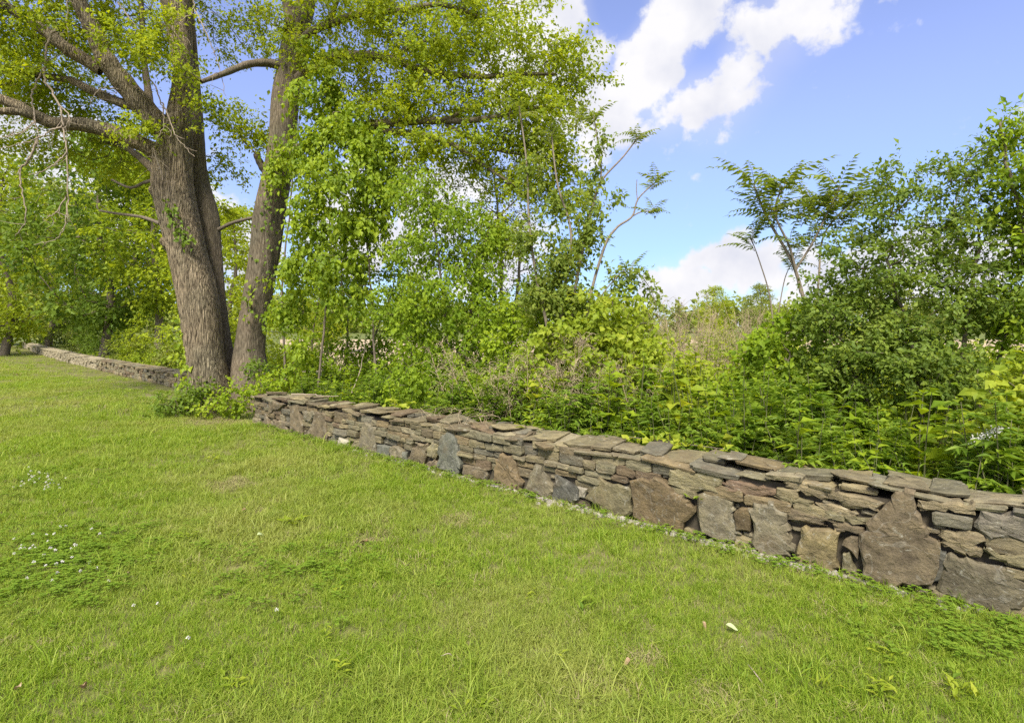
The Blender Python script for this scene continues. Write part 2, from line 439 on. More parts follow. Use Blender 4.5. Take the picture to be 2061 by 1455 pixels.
# ------------------------------------------------------------------ ground
def grid_sheet(name, x0, x1, y0, y1, nx, ny, z, mat, amp=0.0):
    xs, ys = np.linspace(x0, x1, nx), np.linspace(y0, y1, ny)
    X, Y = np.meshgrid(xs, ys)
    Z = np.full_like(X, z)
    v = np.stack([X, Y, Z], -1).reshape(-1, 3)
    i = np.arange((nx - 1) * (ny - 1)); r, c = i // (nx - 1), i % (nx - 1)
    q = np.stack([r * nx + c, r * nx + c + 1, (r + 1) * nx + c + 1, (r + 1) * nx + c], 1)
    return obj(name, mesh_np(name, v, q, mat))


M_EARTH = ground_mat('meadow_soil', [(0.07, 0.085, 0.025), (0.12, 0.145, 0.04), (0.18, 0.19, 0.07)], 0.8)
tag(grid_sheet('ground', -900, 900, -300, 1500, 2, 2, -0.012, M_EARTH), kind='structure')
M_FIELD = ground_mat('dry_field', [(0.30, 0.22, 0.14), (0.42, 0.33, 0.22), (0.50, 0.41, 0.29)], 0.5)
tag(obj('field', mesh_np('field', np.array([[-8.5, 20, -.006], [160, 20, -.006], [160, 66, -.006], [-28, 66, -.006]]), np.array([[0, 1, 2, 3]]), M_FIELD)), kind='structure')
M_LAWN = ground_mat('lawn_turf', [(0.075, 0.085, 0.026), (0.13, 0.13, 0.048), (0.22, 0.185, 0.10)], 0.7)
lawn_pts = [G(352, 781) + (G(35, 698) - G(352, 781)) * 2.2, G(352, 781), A, A + U * 30 + NRM * 0.0, np.array([10, -60, 0.0]), np.array([-140, -60, 0.0]), np.array([-170, 110, 0.0])]
lv = np.array(lawn_pts); lv[:, 2] = 0.0
tag(obj('lawn', mesh_np('lawn', lv, np.array([[0, 1, 2, 3, 4, 5, 6]]), M_LAWN)), kind='structure')

# ------------------------------------------------------------------ stones
STONE_COLS = [(0.150, 0.132, 0.092), (0.175, 0.157, 0.105), (0.125, 0.106, 0.076), (0.195, 0.170, 0.112), (0.142, 0.135, 0.10),
              (0.120, 0.092, 0.066), (0.165, 0.134, 0.086), (0.135, 0.130, 0.11), (0.21, 0.19, 0.14), (0.163, 0.152, 0.108)]


def prism(poly, o_front, depth, ex, ey, ez, origin, rng, bevel=0.014, rough=0.008, tilt=0.02, sub=1):
    """An irregular block: outline poly in the (ex, ey) plane, its rough face turned along ez."""
    poly = np.asarray(poly, float)
    for _ in range(sub):
        nxt = np.roll(poly, -1, 0)
        mid = 0.5 * (poly + nxt) + rng.normal(0, rough, poly.shape)
        poly = np.stack([poly, mid], 1).reshape(-1, 2)
    c = poly.mean(0)
    n = len(poly)
    R = np.maximum(np.linalg.norm(poly - c, axis=1), 1e-4)
    shr = np.clip(1 - bevel * rng.uniform(0.6, 1.9, n) / R, 0.55, 0.97)
    inner = c + (poly - c) * shr[:, None]
    mid2 = c + (poly - c) * (shr * 0.5)[:, None] + rng.normal(0, rough, (n, 2))
    lump = rng.normal(0, rough * 0.45, 3)
    back = c + (poly - c) * 0.93
    tx, ty = rng.normal(0, tilt, 2)

    def ring(p, o):
        oo = o_front + o + tx * (p[:, 0] - c[0]) + ty * (p[:, 1] - c[1])
        return p[:, :1] * ex + p[:, 1:] * ey + oo[:, None] * ez
    v = np.concatenate([ring(back, np.full(n, -depth)), ring(poly, -bevel * rng.uniform(0.7, 1.6, n)), ring(inner, rng.normal(0, min(rough * 0.35, 0.0016), n)),
                        ring(mid2, 0.003 + lump[0] * np.cos(np.arange(n) * 2 * np.pi / n) + lump[1] * np.sin(np.arange(n) * 2 * np.pi / n)), ring(c[None], np.array([0.003 + lump[2] * 0.5]))]) + origin
    i = np.arange(n); j = (i + 1) % n
    quads = [np.stack([k * n + i, k * n + j, (k + 1) * n + j, (k + 1) * n + i], 1) for k in range(3)]
    fan = np.stack([3 * n + i, 3 * n + j, np.full(n, 4 * n)], 1)
    bk = np.array([i[::-1]])
    ctr = v.mean(0)
    return v - ctr, [np.concatenate(quads), fan, bk], ctr


def outward(ex, ey, ez):
    return np.dot(np.cross(ex, ey), ez) > 0


def stone_obj(name, parent, poly, o_front, depth, ex, ey, ez, origin, col, mat, rng, **k):
    poly = np.asarray(poly, float)
    area = 0.5 * np.sum(poly[:, 0] * np.roll(poly[:, 1], -1) - np.roll(poly[:, 0], -1) * poly[:, 1])
    if (area > 0) != outward(ex, ey, ez):
        poly = poly[::-1]
    v, f, c = prism(poly, o_front, depth, ex, ey, ez, origin, rng, **k)
    o = obj(name, mesh_np(name, v, f, mat), parent, c - np.array(parent.location))
    o.color = (*np.clip(np.array(col) * rng.uniform(0.76, 1.08) * np.array([1.02, 0.99, 0.86]), 0, 1), 1)
    return o


def rect_poly(s0, s1, z0, z1, rng, r=0.3):
    w, h = s1 - s0, z1 - z0
    k = min(w, h) * r
    q = lambda: rng.uniform(0.25, 1.0) * k
    p = np.array([[s0 + q(), z0], [s1 - q(), z0], [s1, z0 + q()], [s1, z1 - q()], [s1 - q(), z1], [s0 + q(), z1], [s0, z1 - q()], [s0, z0 + q()]])
    return p + rng.normal(0, 0.05 * h, p.shape)


def inside(poly, x, y):
    poly = np.asarray(poly)
    n = len(poly); c = False
    j = n - 1
    for i in range(n):
        if (poly[i, 1] > y) != (poly[j, 1] > y) and x < (poly[j, 0] - poly[i, 0]) * (y - poly[i, 1]) / (poly[j, 1] - poly[i, 1]) + poly[i, 0]:
            c = not c
        j = i
    return c


wall = thing('stone_wall', 'near dry stone wall of flat brown stones and big upright slabs along the lawn', 'wall', tuple(A))
BR, OL, SL, RU, GY, TA, WH, RD, DK = (0.135, 0.113, 0.082), (0.178, 0.162, 0.105), (0.122, 0.130, 0.12), (0.130, 0.101, 0.064), (0.148, 0.135, 0.103), (0.21, 0.18, 0.125), (0.30, 0.29, 0.265), (0.135, 0.098, 0.075), (0.088, 0.09, 0.086)
SLABS = [
    ([(526, 862), (537, 831), (548, 866)], BR, 0), ([(553, 843), (578, 851), (583, 877), (556, 868)], BR, 0), ([(582, 816), (600, 813), (611, 856), (609, 884), (586, 869)], BR, 0),
    ([(631, 828), (655, 833), (658, 894), (631, 891), (611, 884), (629, 851)], BR, 0), ([(609, 828), (629, 826), (636, 833), (626, 851), (611, 843)], GY, 0),
    ([(544, 808), (556, 806), (578, 813), (553, 826), (544, 833)], BR, 0), ([(674, 902), (686, 879), (705, 889), (700, 907)], WH, 0),
    ([(702, 904), (715, 888), (726, 886), (729, 901), (722, 913)], OL, 0), ([(734, 852), (742, 851), (759, 861), (759, 918), (725, 911), (730, 876)], GY, 0),
    ([(759, 894), (787, 899), (787, 925), (760, 918)], SL, 0), ([(787, 899), (800, 898), (811, 908), (811, 931), (787, 926)], GY, 0), ([(809, 909), (822, 909), (818, 933), (811, 930)], SL, 0),
    ([(819, 931), (829, 901), (843, 891), (861, 891), (864, 901), (851, 940)], BR, 0), ([(860, 901), (871, 889), (884, 891), (887, 906), (874, 925), (860, 917)], OL, 0),
    ([(851, 939), (874, 925), (880, 927), (881, 946)], BR, 0), ([(885, 884), (894, 875), (914, 875), (922, 891), (930, 934), (924, 957), (909, 955), (881, 940), (881, 911)], SL, 0),
    ([(932, 935), (975, 942), (985, 944), (980, 974), (934, 962)], BR, 0), ([(994, 976), (999, 933), (1011, 911), (1032, 914), (1039, 941), (1052, 972), (1049, 988)], RU, 0),
    ([(1056, 985), (1074, 938), (1091, 935), (1112, 978), (1111, 995), (1097, 1004)], GY, 0), ([(1114, 972), (1121, 951), (1162, 978), (1167, 1002), (1153, 1014), (1115, 1006)], DK, 0),
    ([(1163, 978), (1184, 983), (1177, 1002), (1167, 1000)], WH, 0), ([(1177, 1002), (1207, 958), (1255, 978), (1272, 983), (1274, 1030), (1255, 1044), (1210, 1029)], OL, 0),
    ([(1269, 966), (1322, 957), (1362, 989), (1391, 1006), (1404, 1028), (1376, 1068), (1294, 1055), (1274, 1035)], RU, 0),
    ([(1347, 955), (1362, 937), (1404, 947), (1452, 958), (1450, 993), (1393, 989), (1346, 973)], OL, 1),
    ([(1403, 995), (1461, 995), (1477, 1008), (1475, 1040), (1493, 1076), (1474, 1092), (1413, 1076)], GY, 0),
    ([(1453, 973), (1461, 962), (1506, 973), (1560, 986), (1560, 999), (1506, 1002), (1455, 986)], RD, 1),
    ([(1477, 1034), (1490, 1021), (1515, 1020), (1511, 1068), (1483, 1066)], RU, 0),
    ([(1511, 1034), (1528, 1011), (1560, 1007), (1586, 1047), (1586, 1066), (1600, 1101), (1592, 1118), (1538, 1114), (1515, 1092)], GY, 0),
    ([(1621, 1055), (1679, 1066), (1693, 1069), (1685, 1133), (1682, 1153), (1600, 1132), (1605, 1101)], (0.185, 0.155, 0.092), 0),
    ([(1698, 1111), (1711, 1108), (1727, 1156), (1708, 1166), (1695, 1150)], OL, 0), ([(1695, 1095), (1713, 1077), (1729, 1079), (1727, 1124), (1716, 1111)], BR, 0),
    ([(1730, 1072), (1762, 1034), (1804, 999), (1817, 987), (1844, 984), (1854, 1034), (1868, 1079), (1894, 1101), (1875, 1176), (1801, 1182), (1734, 1162)], (0.122, 0.101, 0.073), 0),
    ([(1887, 1079), (1907, 1066), (1952, 1064), (1985, 1088), (1974, 1121), (1945, 1119), (1900, 1101)], TA, 1),
    ([(1913, 1111), (1945, 1119), (2061, 1146), (2068, 1190), (2035, 1246), (1971, 1232), (1887, 1196), (1900, 1146)], (0.14, 0.126, 0.096), 0),
    ([(1960, 1060), (1974, 1027), (2009, 1027), (2075, 1040), (2075, 1096), (1993, 1085)], (0.15, 0.14, 0.125), 1),
    ([(1980, 1101), (1993, 1101), (2075, 1120), (2075, 1146), (1990, 1122)], OL, 1),
    ([(1576, 963), (1600, 962), (1679, 986), (1657, 1008), (1600, 994), (1580, 979)], TA, 1), ([(1560, 991), (1600, 998), (1637, 1011), (1639, 1029), (1580, 1015), (1560, 1002)], OL, 1),
    ([(1663, 991), (1700, 994), (1778, 1015), (1769, 1031), (1708, 1024), (1663, 1002)], TA, 1), ([(1575, 1024), (1621, 1031), (1669, 1040), (1666, 1058), (1583, 1044)], BR, 1),
    ([(1657, 1028), (1700, 1034), (1753, 1044), (1746, 1055), (1660, 1040)], OL, 1), ([(1660, 1044), (1740, 1063), (1730, 1074), (1679, 1068)], BR, 1),
    ([(1847, 1007), (1900, 1011), (1968, 1024), (1964, 1037), (1852, 1028)], TA, 1), ([(1875, 1120), (1893, 1108), (1905, 1112), (1890, 1168), (1876, 1172)], DK, 0),
    ([(1639, 1012), (1708, 1026), (1724, 1032), (1720, 1042), (1645, 1022)], TA, 1),
]
rg = np.random.default_rng(21)
POLYS = []
for pts, col, layered in SLABS:
    poly = np.array([to_wall(*p) for p in pts])
    POLYS.append(poly)
    proud = rg.uniform(0.012, 0.045) if not layered else rg.uniform(0.0, 0.03)
    big = np.ptp(poly[:, 0]) > 0.16
    stone_obj('slab', wall, poly, proud, 0.12, U, UP, NRM, A, col, M_FLAT if layered else M_STONE, rg, bevel=0.016 if big else 0.01,
              rough=0.013 if big else 0.006, tilt=0.03, sub=2 if big else 1)
S_END = WL + 1.6
# courses of flat stones between the slabs
z = 0.0
n_stone = 0
RECTS = []
while z < 0.60:
    h = rg.uniform(0.05, 0.10)
    s = 0.02
    while s < S_END:
        w = rg.uniform(0.09, 0.30) * (1.25 if h > 0.065 else 1.0)
        zz = z + 0.012 * math.sin(1.7 * s + 9 * z) + 0.008 * math.sin(4.3 * s)
        hh = h * rg.uniform(0.8, 1.12)
        top = wall_top(s + w / 2) - 0.045
        if zz + 0.5 * hh < top and zz + hh > 0.0:
            hits = 0
            for k in (0.15, 0.5, 0.85):
                x = s + w * k
                if any(inside(p, x, zz + 0.5 * hh) for p in POLYS):
                    hits += 1
            if hits == 0 or (hits == 1 and w > 0.14):
                hh = min(hh, top + 0.02 - zz)
                poly = rect_poly(s + 0.004, s + w - 0.004, zz, zz + hh, rg)
                stone_obj('stone', wall, poly, rg.normal(0.0, 0.016), rg.uniform(0.12, 0.2), U, UP, NRM, A, STONE_COLS[rg.integers(len(STONE_COLS))], M_FLAT, rg,
                          bevel=0.008, rough=0.004, tilt=0.05, sub=0)
                n_stone += 1
                RECTS.append((s, s + w, zz, zz + hh))
            elif hits == 3:
                w *= 0.6
            else:
                w = max(0.07, w * 0.5)
        s += w
    z += h * 0.98
# small chinking stones in the holes that are left: far too many to be single parts
ch_v, ch_f, nb = [], [], 0
for _ in range(4200):
    s, z = rg.uniform(0.1, S_END), rg.uniform(0.0, 0.5)
    if z > wall_top(s) - 0.07:
        continue
    w, h = rg.uniform(0.035, 0.11), rg.uniform(0.025, 0.06)
    pts_ = [(s + a * w, z + b * h) for a, b in ((0, 0), (-.35, -.3), (.35, -.3), (-.35, .3), (.35, .3))]
    near = [p for p in POLYS if p[:, 0].min() < s + w and p[:, 0].max() > s - w]
    if any(a < q[0] < b and c < q[1] < d for a, b, c, d in RECTS if a < s + w and b > s - w for q in pts_) or any(inside(p, *q) for p in near for q in pts_):
        continue
    poly = rect_poly(s - w / 2, s + w / 2, max(0, z - h / 2), z + h / 2, rg)
    if not outward(U, UP, NRM): poly = poly[::-1]
    v, f, c = prism(poly, rg.uniform(-0.04, 0.0), 0.1, U, UP, NRM, A, rg, bevel=0.008, rough=0.004, tilt=0.1, sub=0)
    ch_v.append(v + c - A); ch_f.append([q + nb for q in f]); nb += len(v)
    RECTS.append((s - w / 2, s + w / 2, z - h / 2, z + h / 2))
o = obj('chinking', mesh_np('chinking', np.concatenate(ch_v), [np.concatenate([f[k] for f in ch_f]) for k in range(3)], M_FLAT), wall)
o.color = (0.17, 0.15, 0.10, 1); o['kind'] = 'stuff'
for k_, (px_, py_, w_) in enumerate(((1180, 1000, .05), (1390, 1066, .09), (1378, 1040, .07), (1720, 1166, .08), (1290, 1052, .05), (1575, 1118, .05), (1890, 1196, .08), (960, 966, .05))):
    c_ = G(px_, py_ + 6)
    poly = rect_poly(-w_ / 2, w_ / 2, -w_ * .35, w_ * .35, rg, .35)
    o = stone_obj('stone', wall, poly, w_ * .45, w_ * .6, U, -NRM, UP, c_, STONE_COLS[rg.integers(len(STONE_COLS))], M_STONE, rg, bevel=0.012, rough=0.005, tilt=0.2, sub=0)
# stones of the end face
for z0 in np.arange(0.0, 0.42, 0.085):
    o = 0.02
    while o < 0.46:
        w = rg.uniform(0.12, 0.24)
        stone_obj('stone', wall, rect_poly(o, o + w, z0, z0 + 0.08, rg), 0.0, 0.15, -NRM, UP, -U, A + U * 0.02, STONE_COLS[rg.integers(len(STONE_COLS))], M_FLAT, rg, bevel=0.01, rough=0.004, sub=0)
        o += w
# cap stones lying flat on top, two uneven rows and loose ones over them
for row, (o0, o1, dz) in enumerate(((-0.035, 0.25, 0.0), (0.22, 0.52, -0.004), (0.06, 0.40, 0.03))):
    s = -0.03 + 0.1 * row
    while s < S_END:
        w = (rg.uniform(0.2, 0.5) if rg.random() < 0.4 else rg.uniform(0.11, 0.26)) if row < 2 else rg.uniform(0.12, 0.36)
        if row == 2 and rg.random() < 0.3:
            s += w; continue
        th = rg.uniform(0.016, 0.042)
        q0, q1 = o0 + rg.uniform(-0.02, 0.05), o1 + rg.uniform(-0.07, 0.05)
        poly = rect_poly(s, s + w * 1.04, q0, q1, rg, 0.2) + rg.normal(0, 0.016, (8, 2))
        zt = wall_top(s + w / 2) + dz + rg.normal(0, 0.017)
        if row == 0 and any(inside(p, s + w / 2, zt - 0.02) for p in POLYS):
            zt += 0.012
        stone_obj('cap_stone', wall, poly, zt, th, U, -NRM, UP, A, np.array(STONE_COLS[rg.integers(len(STONE_COLS))]) * 1.08, M_FLAT, rg, bevel=0.006, rough=0.009, tilt=0.07, sub=1)
        s += w
core = []
ss = np.linspace(0.06, S_END, 40)
cv = np.concatenate([[W(s, 0.05, 0), W(s, 0.05, wall_top(s) - 0.06), W(s, 0.50, wall_top(s) - 0.06), W(s, 0.50, 0)] for s in ss]) - A
i = np.arange(39)
cq = np.concatenate([np.stack([4 * i + k, 4 * i + 4 + k, 4 * i + 4 + (k + 1) % 4, 4 * i + (k + 1) % 4], 1) for k in range(4)] + [np.array([[0, 1, 2, 3]]), np.array([[156, 157, 158, 159]])])
obj('core', mesh_np('core', cv, cq, M_CORE), wall)

# far wall: the same masonry beyond the tree, colours lightened to offset the shade
A2, B2 = G(352, 781), G(35, 698)
L2 = np.linalg.norm(B2 - A2); U2 = (B2 - A2) / L2
N2 = np.array([U2[1], -U2[0], 0.0])
if np.dot(N2, A2) > 0:
    N2 = -N2
far_wall = thing('stone_wall', 'far dry stone wall running off along the lawn behind the big tree', 'wall', tuple(A2))
H2 = 0.40
bundle_v, bundle_f, nb = [], [], 0


def curve2(s):
    return A2 + U2 * s + N2 * (0.35 * math.sin(s / 11.0))


z = 0.0
while z < H2 - 0.05:
    h = rg.uniform(0.07, 0.12)
    s = -0.4
    while s < L2:
        w = rg.uniform(0.14, 0.36)
        poly = rect_poly(0.0, w - 0.006, z, min(z + h, H2 - 0.02), rg)
        base = curve2(s)
        if s < 9.0:
            stone_obj('stone', far_wall, poly, rg.normal(0, 0.02), 0.16, U2, UP, N2, base, np.array(STONE_COLS[rg.integers(len(STONE_COLS))]) * 1.25, M_FLAT, rg, bevel=0.012, rough=0.004, sub=0)
        else:
            if not outward(U2, UP, N2): poly = poly[::-1]
            v, f, c = prism(poly, rg.normal(0, 0.02), 0.16, U2, UP, N2, base, rg, bevel=0.012, rough=0.004, sub=0)
            bundle_v.append(v + c - A2); bundle_f.append([q + nb for q in f]); nb += len(v)
        s += w
    z += h * 0.97
for row, (o0, o1) in enumerate(((-0.03, 0.26), (0.22, 0.52))):
    s = -0.4
    while s < L2:
        w = rg.uniform(0.3, 0.7)
        poly = rect_poly(0, w, o0, o1, rg, 0.4)
        base = curve2(s)
        if s < 9.0:
            stone_obj('cap_stone', far_wall, poly, H2 + rg.normal(0, 0.012), 0.05, U2, -N2, UP, base, np.array(STONE_COLS[rg.integers(len(STONE_COLS))]) * 1.15, M_FLAT, rg, bevel=0.008, rough=0.006, sub=0)
        else:
            if not outward(U2, -N2, UP): poly = poly[::-1]
            v, f, c = prism(poly, H2 + rg.normal(0, 0.012), 0.05, U2, -N2, UP, base, rg, bevel=0.008, rough=0.006, sub=0)
            bundle_v.append(v + c - A2); bundle_f.append([q + nb for q in f]); nb += len(v)
        s += w
fb = [np.concatenate([f[k] for f in bundle_f if f[k].shape[1] == n]) for k, n in ((0, 4), (1, 3), (2, 8))]
o = obj('distant_stones', mesh_np('distant_stones', np.concatenate(bundle_v), fb, M_FLAT), far_wall)
o.color = (0.30, 0.265, 0.18, 1); o['kind'] = 'stuff'
ss = np.linspace(-0.4, L2, 60)
cv = np.concatenate([[curve2(s) - N2 * 0.05, curve2(s) - N2 * 0.05 + UP * (H2 - 0.04), curve2(s) - N2 * 0.5 + UP * (H2 - 0.04), curve2(s) - N2 * 0.5] for s in ss]) - A2
i = np.arange(59)
cq = np.concatenate([np.stack([4 * i + k, 4 * i + 4 + k, 4 * i + 4 + (k + 1) % 4, 4 * i + (k + 1) % 4], 1) for k in range(4)])
obj('core', mesh_np('core', cv, cq, M_CORE), far_wall)


# ------------------------------------------------------------------ plant kit
def leaves_np(Pp, D, Nn, L, W_, rng, fold=True, droop=0.15):
    """Leaf blades: base point, pointing direction, rough normal, length, width."""
    D = unit(D); S = unit(np.cross(D, Nn)); Nn = np.cross(S, D)
    L = np.asarray(L)[:, None]; W_ = np.asarray(W_)[:, None]
    base = Pp
    tip = Pp + D * L - Nn * L * droop
    ri = Pp + D * L * 0.42 + S * W_ * 0.5 + Nn * W_ * 0.16
    le = Pp + D * L * 0.42 - S * W_ * 0.5 + Nn * W_ * 0.16
    n = len(Pp); i = np.arange(n)
    r = rng.random(n)
    if fold:
        mid = Pp + D * L * 0.46
        v = np.stack([base, ri, tip, le, mid], 1).reshape(-1, 3)
        f = np.concatenate([np.stack([5 * i, 5 * i + 1, 5 * i + 2, 5 * i + 4], 1), np.stack([5 * i, 5 * i + 4, 5 * i + 2, 5 * i + 3], 1)])
        return v, f, np.repeat(r, 5)
    v = np.stack([base, ri, tip, le], 1).reshape(-1, 3)
    f = np.stack([4 * i, 4 * i + 1, 4 * i + 2, 4 * i + 3], 1)
    return v, f, np.repeat(r, 4)


def join(parts):
    v, f, r, n = [], [], [], 0
    for a, b, c in parts:
        v.append(a); f.append(b + n); r.append(c); n += len(a)
    return np.concatenate(v), np.concatenate(f), np.concatenate(r)


def frusta(P0, P1, R0, R1, k=4):
    d = unit(P1 - P0)
    ref = np.where(np.abs(d[:, 2:3]) > 0.9, np.array([[1.0, 0, 0]]), np.array([[0, 0, 1.0]]))
    a = unit(np.cross(d, ref)); b = np.cross(d, a)
    th = np.arange(k) * 2 * np.pi / k
    c, s = np.cos(th)[None, :, None], np.sin(th)[None, :, None]
    off = a[:, None] * c + b[:, None] * s
    v = np.concatenate([P0[:, None] + off * R0[:, None, None], P1[:, None] + off * R1[:, None, None]], 1).reshape(-1, 3)
    n = len(P0); base = np.arange(n)[:, None] * 2 * k
    i = np.arange(k)[None]; j = (i + 1) % k
    f = np.stack([base + i, base + j, base + k + j, base + k + i], -1).reshape(-1, 4)
    return v, f


def polytube(pts, rad, k=6):
    """A smooth tapering tube through the points."""
    pts = np.asarray(pts, float); rad = np.asarray(rad, float)
    d = unit(np.gradient(pts, axis=0))
    ref = np.array([0.31, 0.95, 0.05])
    a = unit(np.cross(d, ref)); b = np.cross(d, a)
    th = np.arange(k) * 2 * np.pi / k
    v = (pts[:, None] + (a[:, None] * np.cos(th)[None, :, None] + b[:, None] * np.sin(th)[None, :, None]) * rad[:, None, None]).reshape(-1, 3)
    n = len(pts)
    i = np.arange(k)[None]; j = (i + 1) % k; base = np.arange(n - 1)[:, None] * k
    f = np.stack([base + i, base + j, base + k + j, base + k + i], -1).reshape(-1, 4)
    return v, f


def catmull(pts, m):
    pts = np.asarray(pts, float)
    t = np.linspace(0, len(pts) - 1, m)
    i = np.clip(t.astype(int), 0, len(pts) - 2); u = (t - i)[:, None]
    p = lambda k: pts[np.clip(i + k, 0, len(pts) - 1)]
    p0, p1, p2, p3 = p(-1), p(0), p(1), p(2)
    return 0.5 * (2 * p1 + (p2 - p0) * u + (2 * p0 - 5 * p1 + 4 * p2 - p3) * u ** 2 + (3 * p1 - p0 - 3 * p2 + p3) * u ** 3)


def grow(skel, targets, rng, up=0.35, step=0.4, jit=0.05):
    """Branches reaching from the skeleton points to every target; returns positions and parents (skeleton first)."""
    cap = len(skel) + len(targets) * 14 + 10
    pos = np.zeros((cap, 3)); par = np.full(cap, -1)
    n = len(skel); pos[:n] = skel
    d0 = np.min(np.linalg.norm(targets[:, None, :] - skel[None, ::max(1, len(skel) // 120)], axis=2), axis=1)
    tips = []
    for ti in np.argsort(d0):
        t = targets[ti]
        q = pos[:n]
        dist = np.linalg.norm(q - t, axis=1) + up * np.clip(q[:, 2] - t[2], 0, None)
        j = int(np.argmin(dist)); dd = np.linalg.norm(pos[j] - t)
        k = int(np.clip(dd / step, 1, 12))
        pd = unit(pos[j] - pos[par[j]]) if par[j] >= 0 else unit(t - pos[j])
        ctrl = 0.5 * (pos[j] + t) + pd * dd * 0.18 + np.array([0, 0, 0.06 * dd])
        prev = j
        for m in range(1, k + 1):
            u = m / k
            p = (1 - u) ** 2 * pos[j] + 2 * u * (1 - u) * ctrl + u * u * t
            if m < k: p = p + rng.normal(0, jit * min(dd, 1.0), 3)
            pos[n] = p; par[n] = prev; prev = n; n += 1
        tips.append(prev)
    return pos[:n], par[:n], np.array(tips)


def branch_mesh(pos, par, ns, r_tip=0.004, p=2.2, r_max=0.07, k=4):
    n = len(pos)
    acc = np.zeros(n)
    cnt = np.zeros(n, int)
    for i in range(ns, n):
        if par[i] >= 0: cnt[par[i]] += 1
    for i in range(n - 1, ns - 1, -1):
        if acc[i] == 0: acc[i] = r_tip ** p
        if par[i] >= ns: acc[par[i]] += acc[i] * 1.02
    r = np.minimum(acc ** (1 / p), r_max)
    i = np.arange(ns, n); j = par[i]
    R0 = np.where(j >= ns, np.minimum(r[np.maximum(j, 0)], r[i] * 1.25), r[i] * 1.3)
    return frusta(pos[j], pos[i], R0, r[i], k)


def blob_targets(blobs, rng, dens, shell=0.35, rmin=2):
    """Points spread through ellipsoids given as (column, row, half width, half height, depth, half depth in metres)."""
    out = []
    for b in blobs:
        px, py, rx, ry, d, rd = b[:6]
        n = max(rmin, int(rx * ry * dens * (b[6] if len(b) > 6 else 1.0)))
        v = unit(rng.normal(size=(n, 3)))
        rr = rng.random(n) ** shell
        c = P(px, py, d)
        out.append(c + v * rr[:, None] * np.array([rx / F * d, rd, ry / F * d]))
    return np.concatenate(out)


def spray(targets, n, rad, L, wr, rng, centre=None, flat=0.55, droop=0.25, nup=1.0, fold=True, outw=0.6, jl=0.36, ns=5, reach=2.1, loose=0.22):
    """n leaves at every target, strung along ns short twigs that reach outward and sag."""
    m = len(targets)
    k = max(2, n // ns)
    d = rng.normal(size=(m, ns, 3)) * np.array([1, 1, flat])
    d = unit(d)
    if centre is not None:
        o = targets - centre; o[:, 2] *= 0.3
        d = d + outw * unit(o)[:, None]
    d[:, :, 2] -= droop * 0.8
    d = unit(d)
    ln = rad * reach * rng.uniform(0.5, 1.3, (m, ns, 1, 1))
    t = rng.random((m, ns, k, 1)) ** 0.8
    Pp = targets[:, None, None] + d[:, :, None] * ln * t
    Pp[..., 2] -= (droop * 0.9 * ln * t ** 2)[..., 0]
    Pp = Pp + rng.normal(size=Pp.shape) * rad * loose
    D = d[:, :, None] * 0.55 + rng.normal(size=Pp.shape) * 0.6
    D[..., 2] -= droop * 1.3
    tot = m * ns * k
    Pp, D = Pp.reshape(-1, 3), D.reshape(-1, 3)
    Nn = rng.normal(size=(tot, 3)) * 0.5; Nn[:, 2] += nup * 0.85; Nn[:, 1] -= 0.6
    LL = L * np.clip(rng.normal(1, jl, tot), 0.45, 1.7)
    v, f, r = leaves_np(Pp, D, Nn, LL, LL * wr * rng.uniform(0.85, 1.15, tot), rng, fold)
    q = 5 if fold else 4
    tone = np.repeat(rng.normal(0, 0.16, m), ns * k * q) + np.repeat(rng.normal(0, 0.1, m * ns), k * q)
    return v, f, np.clip(r * 0.6 + 0.2 + tone, 0, 1)


def shrub(name, label, cat, base, stems, blobs, mat, seed, dens=0.004, n=40, rad=0.16, L=0.06, wr=0.55, stem_mat=None, r_tip=0.003, r_max=0.03, up=0.35,
          fold=True, extra=None, group=None, flat=0.6, droop=0.25, step=0.35, crown='foliage', wood='stem', shell=0.4, leaf_extra=None, jl=0.36):
    """A bush or small tree: given stems (rows of column, row, depth), branches out to its blobs, leaves round every tip."""
    rng = np.random.default_rng(seed)
    base = np.asarray(base, float)
    t = thing(name, label, cat, tuple(base), group)
    lines = [catmull(np.array([P(*q) for q in st]), 24) for st in stems] if stems else [catmull(np.array([base, base + [0, 0, 0.3]]), 6)]
    lines = [ln + np.cumsum(rng.normal(0, 0.012, ln.shape), 0) * np.clip(np.arange(len(ln)) / 6.0, 0, 1)[:, None] for ln in lines]
    skel = np.concatenate(lines)
    tg = blob_targets(blobs, rng, dens, shell)
    if extra is not None:
        tg = np.concatenate([tg, extra])
    tg = tg[tg[:, 2] > 0.02]
    pos, par, tips = grow(skel, tg, rng, up=up, step=step)
    v, f = branch_mesh(pos, par, len(skel), r_tip, r_max=r_max)
    vs, fs, nn = [v], [f], len(v)
    for ln, st in zip(lines, stems or [None]):
        r0 = r_max * 1.15
        a, b = polytube(ln, np.linspace(r0, r0 * 0.35, len(ln)), 7)
        vs.append(a); fs.append(b + nn); nn += len(a)
    obj(wood, mesh_np(wood, np.concatenate(vs) - base, np.concatenate(fs), stem_mat or M_TWIG, smooth=True), t)
    sp = spray(tg, n, rad, L, wr, rng, tg.mean(0), flat, droop, fold=fold, jl=jl)
    if leaf_extra is not None:
        sp = join([sp, leaf_extra])
    obj(crown, mesh_np(crown, sp[0] - base, sp[1], mat, sp[2]), t)
    return t


